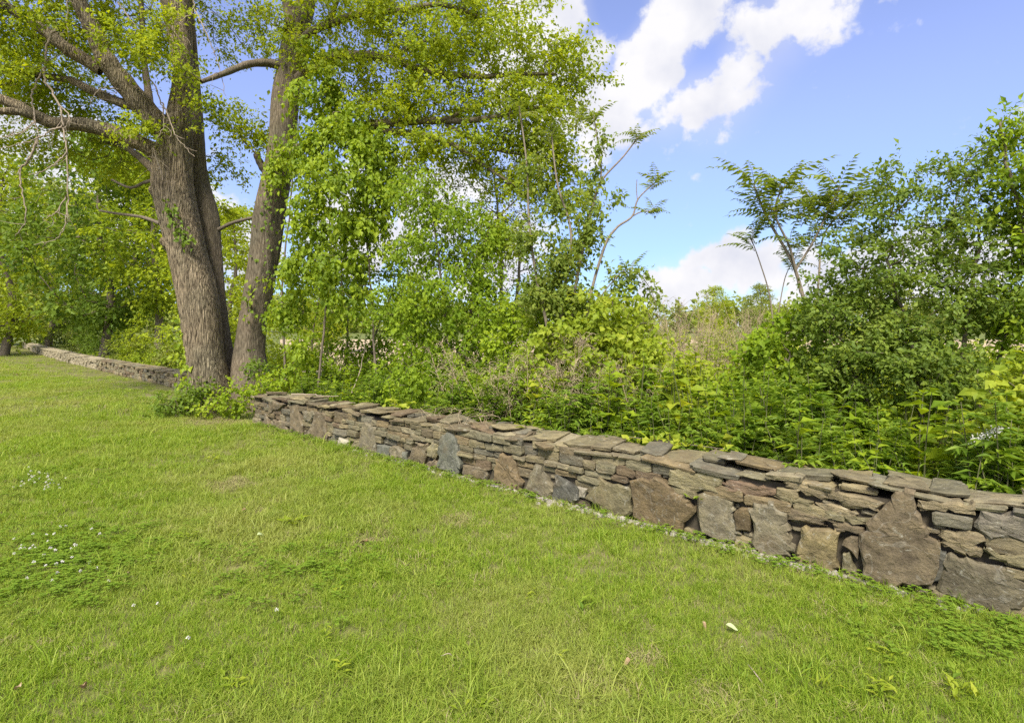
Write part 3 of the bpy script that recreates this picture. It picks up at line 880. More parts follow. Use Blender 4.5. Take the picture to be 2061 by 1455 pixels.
# ------------------------------------------------------------------ the big three-stemmed tree
def trunk_loft(rows, k=44, m=90, seed=0, ridge=0.035):
    """rows: (left column, right column, row, depth)."""
    rng = np.random.default_rng(seed)
    rows = np.array(rows, float)
    ctr = np.array([P(0.5 * (a + b), y, d) for a, b, y, d in rows])
    rad = np.array([0.5 * (b - a) / F * d for a, b, y, d in rows])
    c = catmull(ctr, m); r = catmull(rad[:, None], m)[:, 0]
    th = np.arange(k) * 2 * np.pi / k
    ph = rng.uniform(0, 6.28, 6)
    hh = np.linspace(0, 1, m)[:, None]
    lob = 1 + ridge * (np.sin(3 * th[None] + ph[0] + 2 * hh) + 0.7 * np.sin(5 * th[None] + ph[1] - 3 * hh) + 0.5 * np.sin(9 * th[None] + ph[2] + 9 * hh)) + rng.normal(0, 0.008, (m, k))
    z0 = c[0, 2]
    flare = np.clip(1 - (c[:, 2] - z0) / 0.7, 0, 1)[:, None] ** 2
    lob = lob + flare * (0.10 * np.sin(4 * th[None] + ph[3]) + 0.08 * np.sin(7 * th[None] + ph[4]))
    R = r[:, None] * lob
    v = c[:, None] + np.stack([np.cos(th)[None] * R, np.sin(th)[None] * R, np.zeros_like(R)], -1)
    v = v.reshape(-1, 3)
    i = np.arange(k)[None]; j = (i + 1) % k; base = np.arange(m - 1)[:, None] * k
    f = np.stack([base + i, base + j, base + k + j, base + k + i], -1).reshape(-1, 4)
    return v, f, c, r


TB = np.array(P(440, 828, 10.8)); TB[2] = 0
tree = thing('big_tree', 'large old three-stemmed tree with furrowed bark standing between the two walls', 'tree', tuple(TB))
T1 = [(374, 482, 842, 10.75), (382, 466, 800, 10.8), (383, 458, 760, 10.8), (375, 446, 700, 10.8), (361, 436, 600, 10.8), (339, 411, 500, 10.8), (318, 394, 420, 10.8), (310, 384, 360, 10.8), (318, 384, 300, 10.8),
      (336, 384, 240, 10.8), (351, 386, 150, 10.8), (342, 384, 80, 10.85), (326, 378, 0, 10.9), (318, 360, -90, 11), (306, 338, -220, 11), (300, 322, -380, 11.1), (298, 308, -520, 11.2)]
T2 = [(436, 500, 825, 11.3), (432, 482, 770, 11.3), (422, 466, 700, 11.3), (404, 452, 600, 11.35), (400, 444, 500, 11.4), (392, 438, 430, 11.4), (378, 416, 350, 11.45), (376, 408, 250, 11.5), (374, 396, 100, 11.6), (368, 388, 0, 11.7), (360, 376, -200, 11.8), (356, 364, -400, 12)]
T3 = [(458, 558, 826, 11.2), (464, 546, 780, 11.2), (474, 530, 700, 11.2), (490, 545, 600, 11.2), (505, 562, 500, 11.2), (512, 572, 430, 11.2), (540, 592, 300, 11.2), (548, 600, 200, 11.2), (562, 616, 130, 11.2), (574, 622, 60, 11.2), (598, 634, 0, 11.2), (610, 640, -120, 11.2), (624, 644, -300, 11.2), (632, 642, -460, 11.2)]
SK = []
TRUNKS = []
for rows, mt, sd in ((T1, M_BARK, 1), (T2, M_BARK2, 2), (T3, M_BARK2, 3)):
    v, f, c, r = trunk_loft(rows, seed=sd)
    TRUNKS.append(obj('trunk', mesh_np('trunk', v - TB, f, mt, smooth=True), tree))
    SK.append(c[c[:, 2] > 3.4])


def burl(px, py, d, r, seed):
    rng = np.random.default_rng(seed)
    m, k = 10, 16
    u = np.linspace(0, np.pi, m)[:, None]; t = np.arange(k)[None] * 2 * np.pi / k
    n = np.stack([np.sin(u) * np.cos(t), np.sin(u) * np.sin(t), np.cos(u) * np.ones_like(t)], -1)
    rr = r * (1 + 0.12 * np.sin(3 * t + 2 * u) + 0.1 * np.sin(5 * u + 2 * t))[..., None]
    v = (n * rr).reshape(-1, 3) + P(px, py, d)
    i = np.arange(k)[None]; j = (i + 1) % k; b = np.arange(m - 1)[:, None] * k
    f = np.stack([b + i, b + k + i, b + k + j, b + j], -1).reshape(-1, 4)
    obj('burl', mesh_np('burl', v - TB, f, M_BARK, smooth=True), TRUNKS[0])


burl(318, 386, 10.7, 0.14, 1); burl(339, 488, 10.7, 0.13, 2); burl(342, 300, 10.75, 0.22, 3)

LIMBS = [  # (points as column, row, depth), base and tip radius in photo pixels, bark
    ([(350, 290, 10.8), (309, 240, 10.6), (258, 179, 10.4), (213, 120, 10.2), (192, 69, 10.1), (165, 17, 10.0), (135, -60, 9.9), (110, -180, 9.9)], 24, 10, M_BARK),
    ([(205, 140, 10.3), (137, 100, 10.1), (89, 62, 10), (34, 27, 9.8), (-30, -15, 9.6), (-120, -60, 9.4)], 14, 7, M_BARK),
    ([(345, 330, 10.8), (302, 299, 10.6), (241, 271, 10.4), (165, 251, 10.2), (103, 247, 10), (34, 213, 9.8), (-40, 185, 9.6), (-140, 150, 9.4)], 18, 8, M_BARK),
    ([(103, 247, 10.0), (40, 226, 9.7), (-30, 228, 9.4), (-120, 250, 9.2)], 9, 5, M_BARK),
    ([(275, 215, 10.5), (240, 206, 10.6), (182, 182, 10.8), (137, 161, 11), (60, 150, 11.4), (-40, 130, 11.8)], 10, 5, M_BARK),
    ([(330, 370, 10.95), (309, 343, 11.1), (275, 312, 11.5), (240, 292, 12), (180, 280, 12.5)], 9, 4, M_BARK2),
    ([(305, 235, 10.7), (298, 180, 11), (290, 120, 11.3), (286, 40, 11.6), (280, -80, 11.8)], 8, 4, M_BARK2),
    ([(582, 140, 11.1), (545, 128, 10.9), (500, 130, 10.6), (447, 150, 10.2), (405, 165, 9.9)], 10, 4, M_BARK2),
    ([(545, 350, 11.1), (533, 343, 11.1), (522, 325, 11.05), (515, 309, 11)], 9, 6, M_BARK2),
    ([(590, 60, 11.2), (578, 0, 11.3), (566, -100, 11.4), (560, -260, 11.5)], 13, 6, M_BARK2),
    ([(612, 80, 11.1), (635, 60, 10.8), (726, 28, 10.4), (805, 22, 10.1), (884, 10, 9.9), (960, 30, 9.7)], 9, 4, M_TWIG),
    ([(655, 52, 10.7), (672, 20, 10.5), (690, -40, 10.4), (720, -140, 10.3)], 6, 3, M_TWIG),
    ([(600, 160, 11.1), (660, 117, 10.7), (726, 112, 10.4), (789, 118, 10.2), (833, 136, 10), (884, 148, 9.9), (966, 155, 9.7), (1040, 150, 9.6), (1120, 150, 9.5)], 11, 3, M_BARK2),
    ([(800, 121, 10.2), (815, 100, 10), (845, 86, 9.9), (900, 80, 9.8)], 5, 2, M_TWIG),
    ([(580, 310, 11.1), (700, 262, 10.5), (808, 246, 10.2), (884, 243, 10), (947, 243, 9.8), (1026, 230, 9.6), (1090, 215, 9.6)], 11, 3, M_TWIG),
    ([(870, 244, 10), (905, 238, 9.9), (930, 224, 9.8), (980, 205, 9.7)], 6, 2, M_TWIG),
    ([(720, 262, 10.5), (820, 268, 10.2), (900, 287, 9.9), (947, 315, 9.8), (994, 347, 9.7), (1030, 370, 9.7)], 8, 2, M_TWIG),
    ([(900, 252, 10), (940, 275, 9.9), (985, 298, 9.8), (1040, 310, 9.7), (1100, 320, 9.6)], 5, 2, M_TWIG),
    ([(440, 462, 11.35), (470, 448, 11.3), (515, 437, 11.25)], 4, 3, M_TWIG),
    ([(322, 450, 10.85), (285, 437, 11), (235, 430, 11.3), (200, 424, 11.6)], 4, 2, M_TWIG),
    ([(312, 362, 10.9), (290, 368, 11), (262, 378, 11.2), (225, 362, 11.5)], 4, 2, M_TWIG),
]
for pts, ra, rb, mt in LIMBS:
    q = catmull(np.array([P(*p) for p in pts]), 9 * len(pts))
    dm = np.linspace(pts[0][2], pts[-1][2], len(q))
    v, f = polytube(q, np.linspace(ra, rb, len(q)) ** 1.0 / F * dm * (1 + 0.05 * np.sin(np.arange(len(q)) * 0.9)), 12 if ra > 8 else 7)
    obj('limb', mesh_np('limb', v - TB, f, mt, smooth=True), tree)
    SK.append(q[len(q) // 5:])
DEADB = [
    [(113, 58, 9.8), (96, 86, 9.75), (88, 137, 9.7), (65, 189, 9.7), (70, 234, 9.7), (77, 275, 9.7), (74, 309, 9.7)], [(88, 137, 9.7), (93, 165, 9.7), (120, 213, 9.65), (127, 254, 9.65), (134, 309, 9.6), (136, 378, 9.6), (132, 447, 9.6), (113, 481, 9.6), (69, 491, 9.6)],
    [(77, 275, 9.7), (60, 320, 9.7), (40, 345, 9.7), (46, 390, 9.7), (52, 440, 9.7), (30, 475, 9.7)], [(127, 254, 9.65), (105, 262, 9.6), (84, 275, 9.6), (40, 290, 9.5), (-10, 300, 9.4)], [(134, 309, 9.6), (110, 330, 9.6), (85, 345, 9.6), (60, 352, 9.6)],
    [(137, -20, 9.8), (136, 30, 9.8), (137, 70, 9.8), (130, 105, 9.8)], [(388, -10, 10.3), (388, 24, 10.3), (364, 45, 10.2), (369, 65, 10.2), (357, 96, 10.2)], [(392, 20, 10.3), (409, 52, 10.2), (426, 93, 10.2), (440, 131, 10.2), (454, 192, 10.2)],
    [(306, 162, 10.3), (323, 203, 10.2), (330, 247, 10.2), (309, 299, 10.2), (299, 344, 10.2)], [(326, 205, 10.2), (344, 247, 10.15), (357, 278, 10.1), (392, 316, 10.1)], [(309, 299, 10.2), (322, 340, 10.2), (328, 366, 10.2)], [(354, 14, 10.3), (340, 52, 10.3), (333, 76, 10.3)],
    [(236, 5, 10), (262, 38, 10), (285, 72, 10.1)], [(133, 395, 9.6), (110, 430, 9.6), (95, 435, 9.6)], [(120, 213, 9.65), (140, 235, 9.6), (128, 262, 9.6)],
    [(72, 240, 9.7), (50, 262, 9.7), (20, 275, 9.6), (-20, 278, 9.5)], [(245, 180, 10.3), (205, 178, 10), (180, 205, 9.9)],
]
for k_, pts in enumerate(DEADB):
    rk = np.random.default_rng(k_)
    q = catmull(np.array([P(*p) for p in pts]), 7 * len(pts))
    q += rk.normal(0, 0.009, q.shape)
    r0 = 0.022 if len(pts) > 5 else 0.014
    v, f = polytube(q, np.linspace(r0, 0.005, len(q)), 5)
    db = obj('dead_branch', mesh_np('dead_branch', v - TB, f, M_DEAD, smooth=True), tree)
    for m_ in range(len(pts) + 1):
        i0 = rk.integers(3, len(q) - 2); ln = rk.uniform(0.12, 0.45)
        e = unit(rk.normal(size=3) * [1, .5, .6] + [0, 0, -.5]) * ln
        tw = catmull(np.array([q[i0], q[i0] + e * .5 + rk.normal(0, .05, 3), q[i0] + e + [0, 0, -.12 * ln]]), 7)
        v, f = polytube(tw, np.linspace(0.006, 0.0025, 7), 4)
        obj('twig', mesh_np('twig', v - TB, f, M_DEAD, smooth=True), db)

CROWN = [(90, 30, 60, 30, 9.3, .3, .45), (240, 60, 45, 40, 9.6, .3, .4), (330, 40, 35, 35, 10.0, .3, .5), (300, 110, 40, 30, 9.9, .3, .5), (370, 110, 25, 30, 10.1, .2, .5), (60, 120, 50, 30, 9.5, .3, .4), (275, 270, 32, 22, 9.9, .2, .7), (400, 200, 28, 30, 10.2, .2, .7), (590, 90, 40, 45, 10.4, .4, .7),
         (60, 60, 90, 70, 10.5, 1.0), (60, 175, 110, 60, 11.5, 1.2), (190, 225, 100, 45, 12, 1), (60, 285, 90, 30, 11.5, .8), (150, 40, 100, 50, 11, 1.5), (265, 50, 60, 70, 12, 1.2), (120, 120, 110, 50, 12.2, 1.4), (250, 320, 80, 40, 12.5, .8),
         (310, 80, 50, 50, 10.2, .3, .6), (365, 150, 40, 30, 10.1, .2, .5), (290, 255, 35, 25, 10.2, .2, .8), (420, 240, 30, 30, 10.4, .3, .7), (425, 60, 40, 60, 12.2, 1.2, .7), (500, 60, 45, 70, 11.8, 1.0, .7), (460, 235, 40, 25, 11, .6, .8), (500, 275, 60, 35, 11.2, .6),
         (440, 330, 40, 40, 11.7, .4, .7), (545, 50, 40, 50, 11, .8, .8), (455, 420, 20, 30, 11.8, .3, .6), (700, 40, 110, 60, 10.5, 1.5), (850, 45, 130, 55, 10.5, 1.5), (970, 30, 80, 45, 10, 1.2), (740, 150, 110, 50, 10.5, 1.2), (880, 110, 120, 50, 10, 1.2),
         (1030, 105, 90, 45, 9.8, 1.2), (1125, 115, 65, 35, 9.6, .9), (1160, 155, 45, 25, 9.6, .6), (1050, 190, 110, 45, 9.6, 1), (900, 200, 110, 45, 10, 1), (1085, 255, 80, 45, 9.6, .9), (990, 290, 100, 45, 9.8, .9), (1110, 320, 60, 40, 9.6, .7), (870, 310, 90, 45, 10, .9),
         (780, 225, 90, 55, 10.3, .9), (1085, 5, 25, 15, 9.6, .4), (1040, 370, 70, 35, 9.7, .7), (1000, 480, 45, 45, 9.7, .5), (1150, 395, 40, 35, 9.5, .5),
         (300, -150, 330, 110, 11.5, 2.5, .55), (760, -110, 330, 90, 10.5, 2.5, .55), (60, -110, 200, 110, 10, 2, .55), (480, -380, 480, 190, 11, 3, .4), (-150, 100, 130, 130, 10.5, 2, .6)]
rngc = np.random.default_rng(5)
tg = blob_targets(CROWN, rngc, 0.0092, 0.42)
skel = np.concatenate(SK)
pos, par, tips = grow(skel, tg, rngc, up=0.2, step=0.45, jit=0.06)
v, f = branch_mesh(pos, par, len(skel), 0.0045, r_max=0.05)
obj('fine_branching', mesh_np('fine_branching', v - TB, f, M_TWIG, smooth=True), tree)['kind'] = 'stuff'
sp = spray(tg, 84, 0.21, 0.064, 0.62, rngc, TB + [0, 0, 4.5], flat=0.45, droop=0.25, ns=6, reach=2.2, loose=0.2)
obj('crown', mesh_np('crown', sp[0] - TB, sp[1], M_TREE, sp[2]), tree)

# vine curtain hanging from the third stem
VB = np.array(P(585, 770, 10.6)); VB[2] = 0
shrub('hanging_vine', 'bright green leafy vine cascading down the right stem of the big tree', 'vine', VB,
      [[(575, 770, 10.7), (570, 600, 10.8), (585, 450, 10.85), (605, 300, 10.8), (620, 150, 10.75)], [(640, 780, 10.2), (660, 600, 10.2), (670, 450, 10.2), (680, 250, 10.2)], [(760, 790, 10), (742, 620, 10), (735, 470, 10), (740, 330, 10)]],
      [(640, 190, 55, 50, 10.2, .5), (690, 255, 60, 50, 10, .5), (625, 300, 45, 55, 10.2, .4), (745, 300, 55, 45, 9.9, .5), (685, 350, 75, 50, 9.8, .5), (640, 430, 60, 45, 10, .5), (725, 430, 60, 45, 9.9, .5), (605, 520, 40, 45, 10.2, .3), (680, 520, 60, 40, 10, .5),
       (770, 370, 45, 45, 9.8, .4), (590, 610, 30, 40, 10.4, .25), (560, 330, 18, 60, 10.7, .15, .7), (545, 600, 14, 50, 10.8, .12, .4), (655, 110, 35, 30, 10.4, .4), (610, 700, 30, 50, 10.2, .3, .5), (700, 590, 50, 40, 10, .4, .7)],
      M_VINE, 31, dens=0.017, n=44, rad=0.13, L=0.076, wr=0.68, r_max=0.02, flat=0.75, droop=0.75, up=0.0)

# ------------------------------------------------------------------ thicket behind the near wall
shrub('vine_draped_tree', 'small tree smothered in bright leafy vine, right of the hanging vine', 'tree', P(900, 862, 9.0) * [1, 1, 0],
      [[(905, 880, 9.0), (895, 700, 9.0), (880, 560, 9.0), (860, 400, 9.1)], [(915, 880, 9.0), (940, 690, 9.0), (960, 560, 9.1), (985, 450, 9.2)], [(890, 880, 9.1), (840, 720, 9.2), (815, 600, 9.3)]],
      [(845, 390, 60, 55, 9.2, .6), (915, 430, 70, 50, 9, .5), (850, 490, 70, 50, 9, .5), (940, 520, 60, 50, 9, .5), (880, 590, 80, 55, 8.9, .6), (950, 630, 65, 55, 8.8, .5), (850, 670, 60, 55, 8.9, .5), (805, 610, 50, 50, 9.2, .5), (890, 740, 75, 45, 8.5, .5), (985, 470, 40, 50, 9.1, .4), (975, 560, 40, 45, 9, .4), (800, 760, 50, 40, 8.6, .4, .8)],
      M_BRIGHT, 32, dens=0.0145, n=48, rad=0.13, L=0.054, wr=0.66, r_max=0.03, flat=0.75, droop=0.6, crown='crown', wood='trunk', up=0.1)
shrub('thin_tree', 'thin sparse tree with fine grey twigs behind the vine-draped tree', 'tree', P(990, 800, 12.5) * [1, 1, 0],
      [[(1010, 800, 12.5), (1005, 620, 12.5), (1000, 480, 12.5), (990, 350, 12.6)], [(1012, 790, 12.5), (1040, 600, 12.5), (1050, 450, 12.4)]],
      [(1000, 380, 80, 70, 12.5, .8), (930, 350, 70, 60, 12.6, .8), (1040, 450, 70, 70, 12.4, .8), (960, 480, 80, 60, 12.5, .8), (1020, 560, 60, 60, 12.4, .8)], M_SHRUB, 33, dens=0.012, n=18, rad=0.2, L=0.055, wr=0.55, stem_mat=M_TWIGL, r_tip=0.006, r_max=0.05, crown='crown', wood='trunk')
shrub('understory_tree', 'dark green twiggy young tree between the big tree and the pale field', 'tree', P(690, 800, 12) * [1, 1, 0],
      [[(690, 810, 12), (700, 690, 12), (690, 560, 12), (700, 470, 12)], [(640, 810, 12), (632, 700, 12), (645, 600, 12)], [(700, 800, 12), (760, 680, 12), (790, 590, 12)]],
      [(700, 500, 80, 60, 12, .7, .8), (640, 570, 60, 50, 12, .7), (770, 540, 60, 60, 12, .7, .8), (710, 620, 80, 40, 12, .6, .9), (780, 690, 70, 40, 11.5, .5), (650, 660, 60, 30, 11.8, .5, .9), (730, 745, 70, 22, 11, .5, 1.0), (700, 700, 90, 30, 11.5, .6, 1.1), (640, 720, 60, 25, 10.8, .4, 1.0), (770, 720, 50, 25, 10.8, .4, 1.0)], M_BRIGHT, 34, dens=0.012, n=32, rad=0.18, L=0.07, wr=0.6, r_tip=0.005, r_max=0.03, crown='crown', wood='trunk')


# compound leaves of sumac
def frond(rng, n=15, L=0.42, leaflet=0.085, wr=0.32, arch=0.5):
    """One feather leaf in its own frame (base at the origin, growing along +X, up +Z)."""
    t = np.linspace(0.12, 1, n // 2)
    x = L * t * (1 - 0.12 * arch * t); zc = L * (0.35 * t - arch * t ** 2)
    parts = []
    for sgn in (-1, 1):
        Pp = np.stack([x, np.zeros_like(x), zc], 1)
        D = np.stack([np.full_like(x, 0.45), np.full_like(x, sgn * 1.0), -0.25 - 0.4 * t], 1) + rng.normal(0, 0.1, (len(x), 3))
        Nn = np.tile([[0.1, 0, 1.0]], (len(x), 1))
        ll = leaflet * np.sin(np.pi * (0.25 + 0.62 * t)) * rng.uniform(0.85, 1.15, len(x))
        parts.append(leaves_np(Pp, D, Nn, ll, ll * wr, rng, True, 0.2))
    parts.append(leaves_np(np.array([[x[-1], 0, zc[-1]]]), np.array([[1.0, 0, -0.8]]), np.array([[0, 0, 1.0]]), [leaflet * 0.9], [leaflet * wr], rng, True))
    rp = np.stack([np.concatenate([[0], x]), np.zeros(len(x) + 1), np.concatenate([[0], zc])], 1)
    return join(parts), rp


def rosettes(tips, seed, nf=9, L=0.42, leaflet=0.085, n=15):
    """A crown of feather leaves at every tip (point, direction)."""
    rng = np.random.default_rng(seed)
    lv, rv, rf, nn = [], [], [], 0
    for tip, ax, sc_ in tips:
        ax = unit(np.asarray(ax, float))
        for k in range(nf):
            (v, f, r), rp = frond(rng, n, L * sc_ * rng.uniform(0.7, 1.15), leaflet * sc_, arch=rng.uniform(0.3, 0.8))
            az = 2 * np.pi * k / nf + rng.uniform(-0.3, 0.3); el = rng.uniform(-0.1, 1.0)
            X = np.array([math.cos(az) * math.cos(el), math.sin(az) * math.cos(el), math.sin(el)]) + ax * 0.35
            X = unit(X); Y = unit(np.cross([0, 0, 1.0], X)); Z = np.cross(X, Y)
            M = np.stack([X, Y, Z])
            org = tip - ax * rng.uniform(0, 0.2)
            lv.append((v @ M + org, f, np.clip(r * 0.6 + rng.uniform(0, 0.4), 0, 1)))
            q = rp @ M + org
            a, b = polytube(q, np.linspace(0.0035, 0.0012, len(q)), 3)
            rv.append(a); rf.append(b + nn); nn += len(a)
    return join(lv), np.concatenate(rv), np.concatenate(rf)


def sumac(name, label, base, stems, tips, mat, seed, r0=0.022, leaf=None, **k):
    t = thing(name, label, 'tree', tuple(base))
    vs, fs, nn = [], [], 0
    for st, ra, rb in stems:
        q = catmull(np.array([P(*p) for p in st]), 8 * len(st))
        a, b = polytube(q, np.linspace(ra, rb, len(q)), 7)
        vs.append(a); fs.append(b + nn); nn += len(a)
    (lv, lf, lr), rv, rf = rosettes(tips, seed, **k)
    vs.append(rv); fs.append(rf + nn)
    obj('trunk', mesh_np('trunk', np.concatenate(vs) - base, np.concatenate(fs), M_TWIGL, smooth=True), t)
    L3 = (lv, lf, lr)
    if leaf is not None:
        L3 = join([L3, leaf])
    obj('crown', mesh_np('crown', L3[0] - base, L3[1], mat, L3[2]), t)
    return t


rl = np.random.default_rng(44)
oval = blob_targets([(1060, 480, 25, 50, 8, .25), (1130, 520, 55, 50, 8, .3), (1090, 580, 55, 45, 8, .3), (1180, 470, 35, 60, 8, .3), (1150, 600, 70, 40, 8, .35), (1195, 380, 22, 50, 8, .15, .6), (1240, 395, 16, 12, 8, .1), (1205, 290, 20, 45, 8, .15, .5), (1065, 350, 22, 60, 8, .2, .6), (1120, 410, 30, 40, 8, .2, .7), (1270, 560, 40, 30, 8, .2, .8), (1310, 590, 10, 25, 8, .1)], rl, 0.024, 0.6)
oval_lv = spray(oval, 24, 0.11, 0.065, 0.6, rl, None, 0.9, 0.3)
sumac('sumac_sapling', 'grey-stemmed feather-leaved sapling with forked bare arms reaching right into the open sky', P(1130, 889, 8.0) * [1, 1, 0],
      [([(1130, 889, 8), (1105, 680, 8), (1080, 560, 8), (1065, 450, 8), (1060, 330, 8), (1045, 215, 8)], .03, .01), ([(1135, 889, 8), (1130, 640, 8), (1150, 480, 8), (1122, 370, 8), (1110, 270, 8)], .028, .01),
       ([(1140, 889, 8), (1150, 640, 8), (1178, 480, 8), (1200, 390, 8), (1215, 358, 8), (1255, 315, 8), (1285, 275, 8)], .028, .009), ([(1206, 380, 8), (1210, 340, 8), (1202, 280, 8), (1195, 232, 8)], .014, .008),
       ([(1150, 889, 8), (1180, 640, 7.95), (1214, 505, 7.9), (1240, 460, 7.9), (1272, 436, 7.9), (1285, 400, 7.9), (1318, 368, 7.9)], .026, .008), ([(1272, 436, 7.9), (1290, 427, 7.9), (1315, 425, 7.9)], .011, .007), ([(1283, 404, 7.9), (1281, 380, 7.9), (1282, 362, 7.9)], .007, .005),
       ([(1180, 640, 7.95), (1230, 570, 7.9), (1270, 540, 7.9), (1305, 575, 7.9), (1320, 612, 7.9)], .01, .004)],
      [(P(1045, 213, 8), (0, 0, 1), .9), (P(1110, 268, 8), (0.1, 0, 1), .9), (P(1288, 268, 8), (0.4, 0, 1), .85), (P(1195, 230, 8), (0, 0, 1), .95), (P(1322, 364, 7.9), (0.6, 0, 1), .95), (P(1320, 424, 7.9), (0.9, 0, 0.4), .85), (P(1272, 540, 7.9), (0.5, 0, 1), .8), (P(1160, 230, 8.1), (0, 0, 1), .8), (P(1085, 330, 8.1), (0, 0, 1), .7)],
      M_SUMAC, 41, leaf=oval_lv, nf=8, L=0.36, leaflet=0.11, n=17)
sumac('sumac_tree', 'tall sumac with drooping feather leaves on thin stems against blue sky', P(1650, 940, 6.4) * [1, 1, 0],
      [([(1690, 944, 6.4), (1660, 780, 6.4), (1622, 620, 6.4), (1595, 530, 6.4), (1545, 440, 6.4), (1518, 375, 6.4)], .028, .011), ([(1600, 545, 6.4), (1635, 490, 6.4), (1665, 430, 6.4), (1690, 375, 6.4)], .014, .008), ([(1612, 590, 6.4), (1590, 500, 6.35), (1560, 430, 6.3), (1575, 375, 6.3)], .016, .008),
       ([(1640, 700, 6.4), (1648, 560, 6.45), (1660, 470, 6.5), (1720, 400, 6.5)], .014, .008), ([(1560, 700, 6.6), (1550, 600, 6.6), (1530, 530, 6.6), (1510, 475, 6.6)], .010, .005), ([(1565, 640, 6.6), (1580, 560, 6.6), (1600, 520, 6.6)], .007, .004)],
      [(P(1518, 372, 6.4), (-0.2, 0, 1), 1.0), (P(1575, 372, 6.3), (0.1, 0, 1), 1.0), (P(1690, 372, 6.4), (0.2, 0, 1), 1.0), (P(1722, 398, 6.5), (0.4, 0, 1), .95), (P(1655, 440, 6.5), (0, 0, 1), .85), (P(1545, 440, 6.4), (-0.4, 0, .6), .8), (P(1510, 475, 6.6), (-0.3, 0, 1), .7), (P(1640, 400, 6.55), (0, 0, 1), .85), (P(1600, 520, 6.6), (.2, 0, 1), .6), (P(1530, 420, 6.45), (-.4, 0, .5), .8), (P(1565, 420, 6.3), (.3, 0, .6), .8), (P(1612, 430, 6.5), (0, 0, 1), .8), (P(1675, 425, 6.4), (-.3, 0, .6), .8), (P(1700, 440, 6.5), (.3, 0, .8), .8), (P(1745, 415, 6.5), (.5, 0, .8), .85), (P(1640, 480, 6.5), (.3, 0, .6), .7), (P(1585, 480, 6.35), (-.5, 0, .5), .65)],
      M_SUMAC, 42, nf=8, L=0.54, leaflet=0.135, n=19)

rs = np.random.default_rng(51)
tipsR = np.array([P(x + rs.normal(0, 6), y + rs.normal(0, 6), 5.4 + rs.normal(0, .2)) for x, y in [(1785, 345), (1792, 370), (1800, 400), (1850, 350), (1856, 378), (1905, 335), (1910, 360), (1960, 322), (1965, 345), (2000, 330), (1830, 400), (1880, 390), (1940, 360), (1760, 430), (1740, 470), (1990, 300), (2015, 290)] for _ in range(3)])
shrub('dark_shrub', 'tall dense dark green shrub with small leaves filling the view behind the wall', 'shrub', P(1850, 990, 5.3) * [1, 1, 0],
      [[(1860, 1000, 5.3), (1850, 850, 5.3), (1830, 700, 5.4), (1790, 540, 5.4)], [(1880, 1000, 5.3), (1900, 800, 5.3), (1930, 620, 5.3), (1960, 460, 5.3)], [(1840, 1000, 5.4), (1760, 850, 5.5), (1700, 720, 5.6)], [(1900, 1000, 5.3), (1980, 820, 5.2), (2030, 600, 5.1)]],
      [(1850, 490, 115, 80, 5.4, .5, .6), (1950, 450, 95, 90, 5.3, .5, .65), (1760, 550, 80, 70, 5.5, .45, .75), (1880, 600, 130, 80, 5.3, .5), (1730, 640, 90, 70, 5.6, .45), (1820, 720, 120, 70, 5.3, .5, 1.4), (1990, 600, 80, 90, 5.2, .4), (1960, 800, 60, 40, 5.1, .35, .6), (1700, 740, 80, 60, 5.6, .4), (2050, 480, 50, 90, 5.2, .4, .7), (1900, 760, 80, 60, 5.2, .4, 1.4), (1760, 690, 90, 50, 5.5, .4, 1.3), (1690, 560, 55, 60, 5.8, .4, .8), (1655, 625, 60, 45, 5.8, .4, .9), (1720, 480, 40, 50, 5.7, .3, .6)],
      M_SHRUB, 35, dens=0.0072, n=58, rad=0.10, L=0.045, wr=0.55, r_max=0.028, flat=0.6, droop=0.15, extra=tipsR, step=0.25)
shrub('tall_shrub', 'tall pale-leaved shrub rising at the edge of the picture above the dark shrub', 'shrub', P(2120, 1020, 5.0) * [1, 1, 0],
      [[(2120, 1020, 5), (2100, 700, 5), (2070, 420, 5), (2045, 240, 5)], [(2140, 1000, 5), (2150, 600, 5), (2140, 300, 5)]],
      [(2050, 260, 25, 50, 5, .2), (2060, 350, 40, 70, 5, .3), (2090, 450, 50, 90, 5, .35), (2130, 300, 60, 130, 5, .4), (2150, 550, 80, 150, 5, .4), (2080, 640, 40, 90, 4.9, .3)],
      M_BRIGHT, 36, dens=0.009, n=30, rad=0.10, L=0.055, wr=0.5, r_max=0.025, flat=0.8, droop=0.1, step=0.25)
shrub('leafy_shrub', 'bright green broad-leaved shrub at the foot of the tall sumac', 'shrub', P(1600, 960, 6.1) * [1, 1, 0],
      [[(1600, 960, 6.1), (1590, 820, 6.1), (1570, 700, 6.1)], [(1620, 960, 6), (1660, 820, 5.9), (1690, 760, 5.9)]],
      [(1560, 700, 50, 50, 6.2, .4), (1600, 770, 75, 60, 6, .45), (1680, 820, 75, 50, 5.8, .4), (1540, 800, 45, 50, 6.3, .35), (1620, 640, 50, 40, 6.2, .35), (1590, 850, 70, 45, 5.9, .35), (1720, 860, 60, 50, 5.4, .35)],
      M_BRIGHT, 37, dens=0.016, n=34, rad=0.11, L=0.066, wr=0.62, r_max=0.02, flat=0.75, droop=0.35, step=0.3)
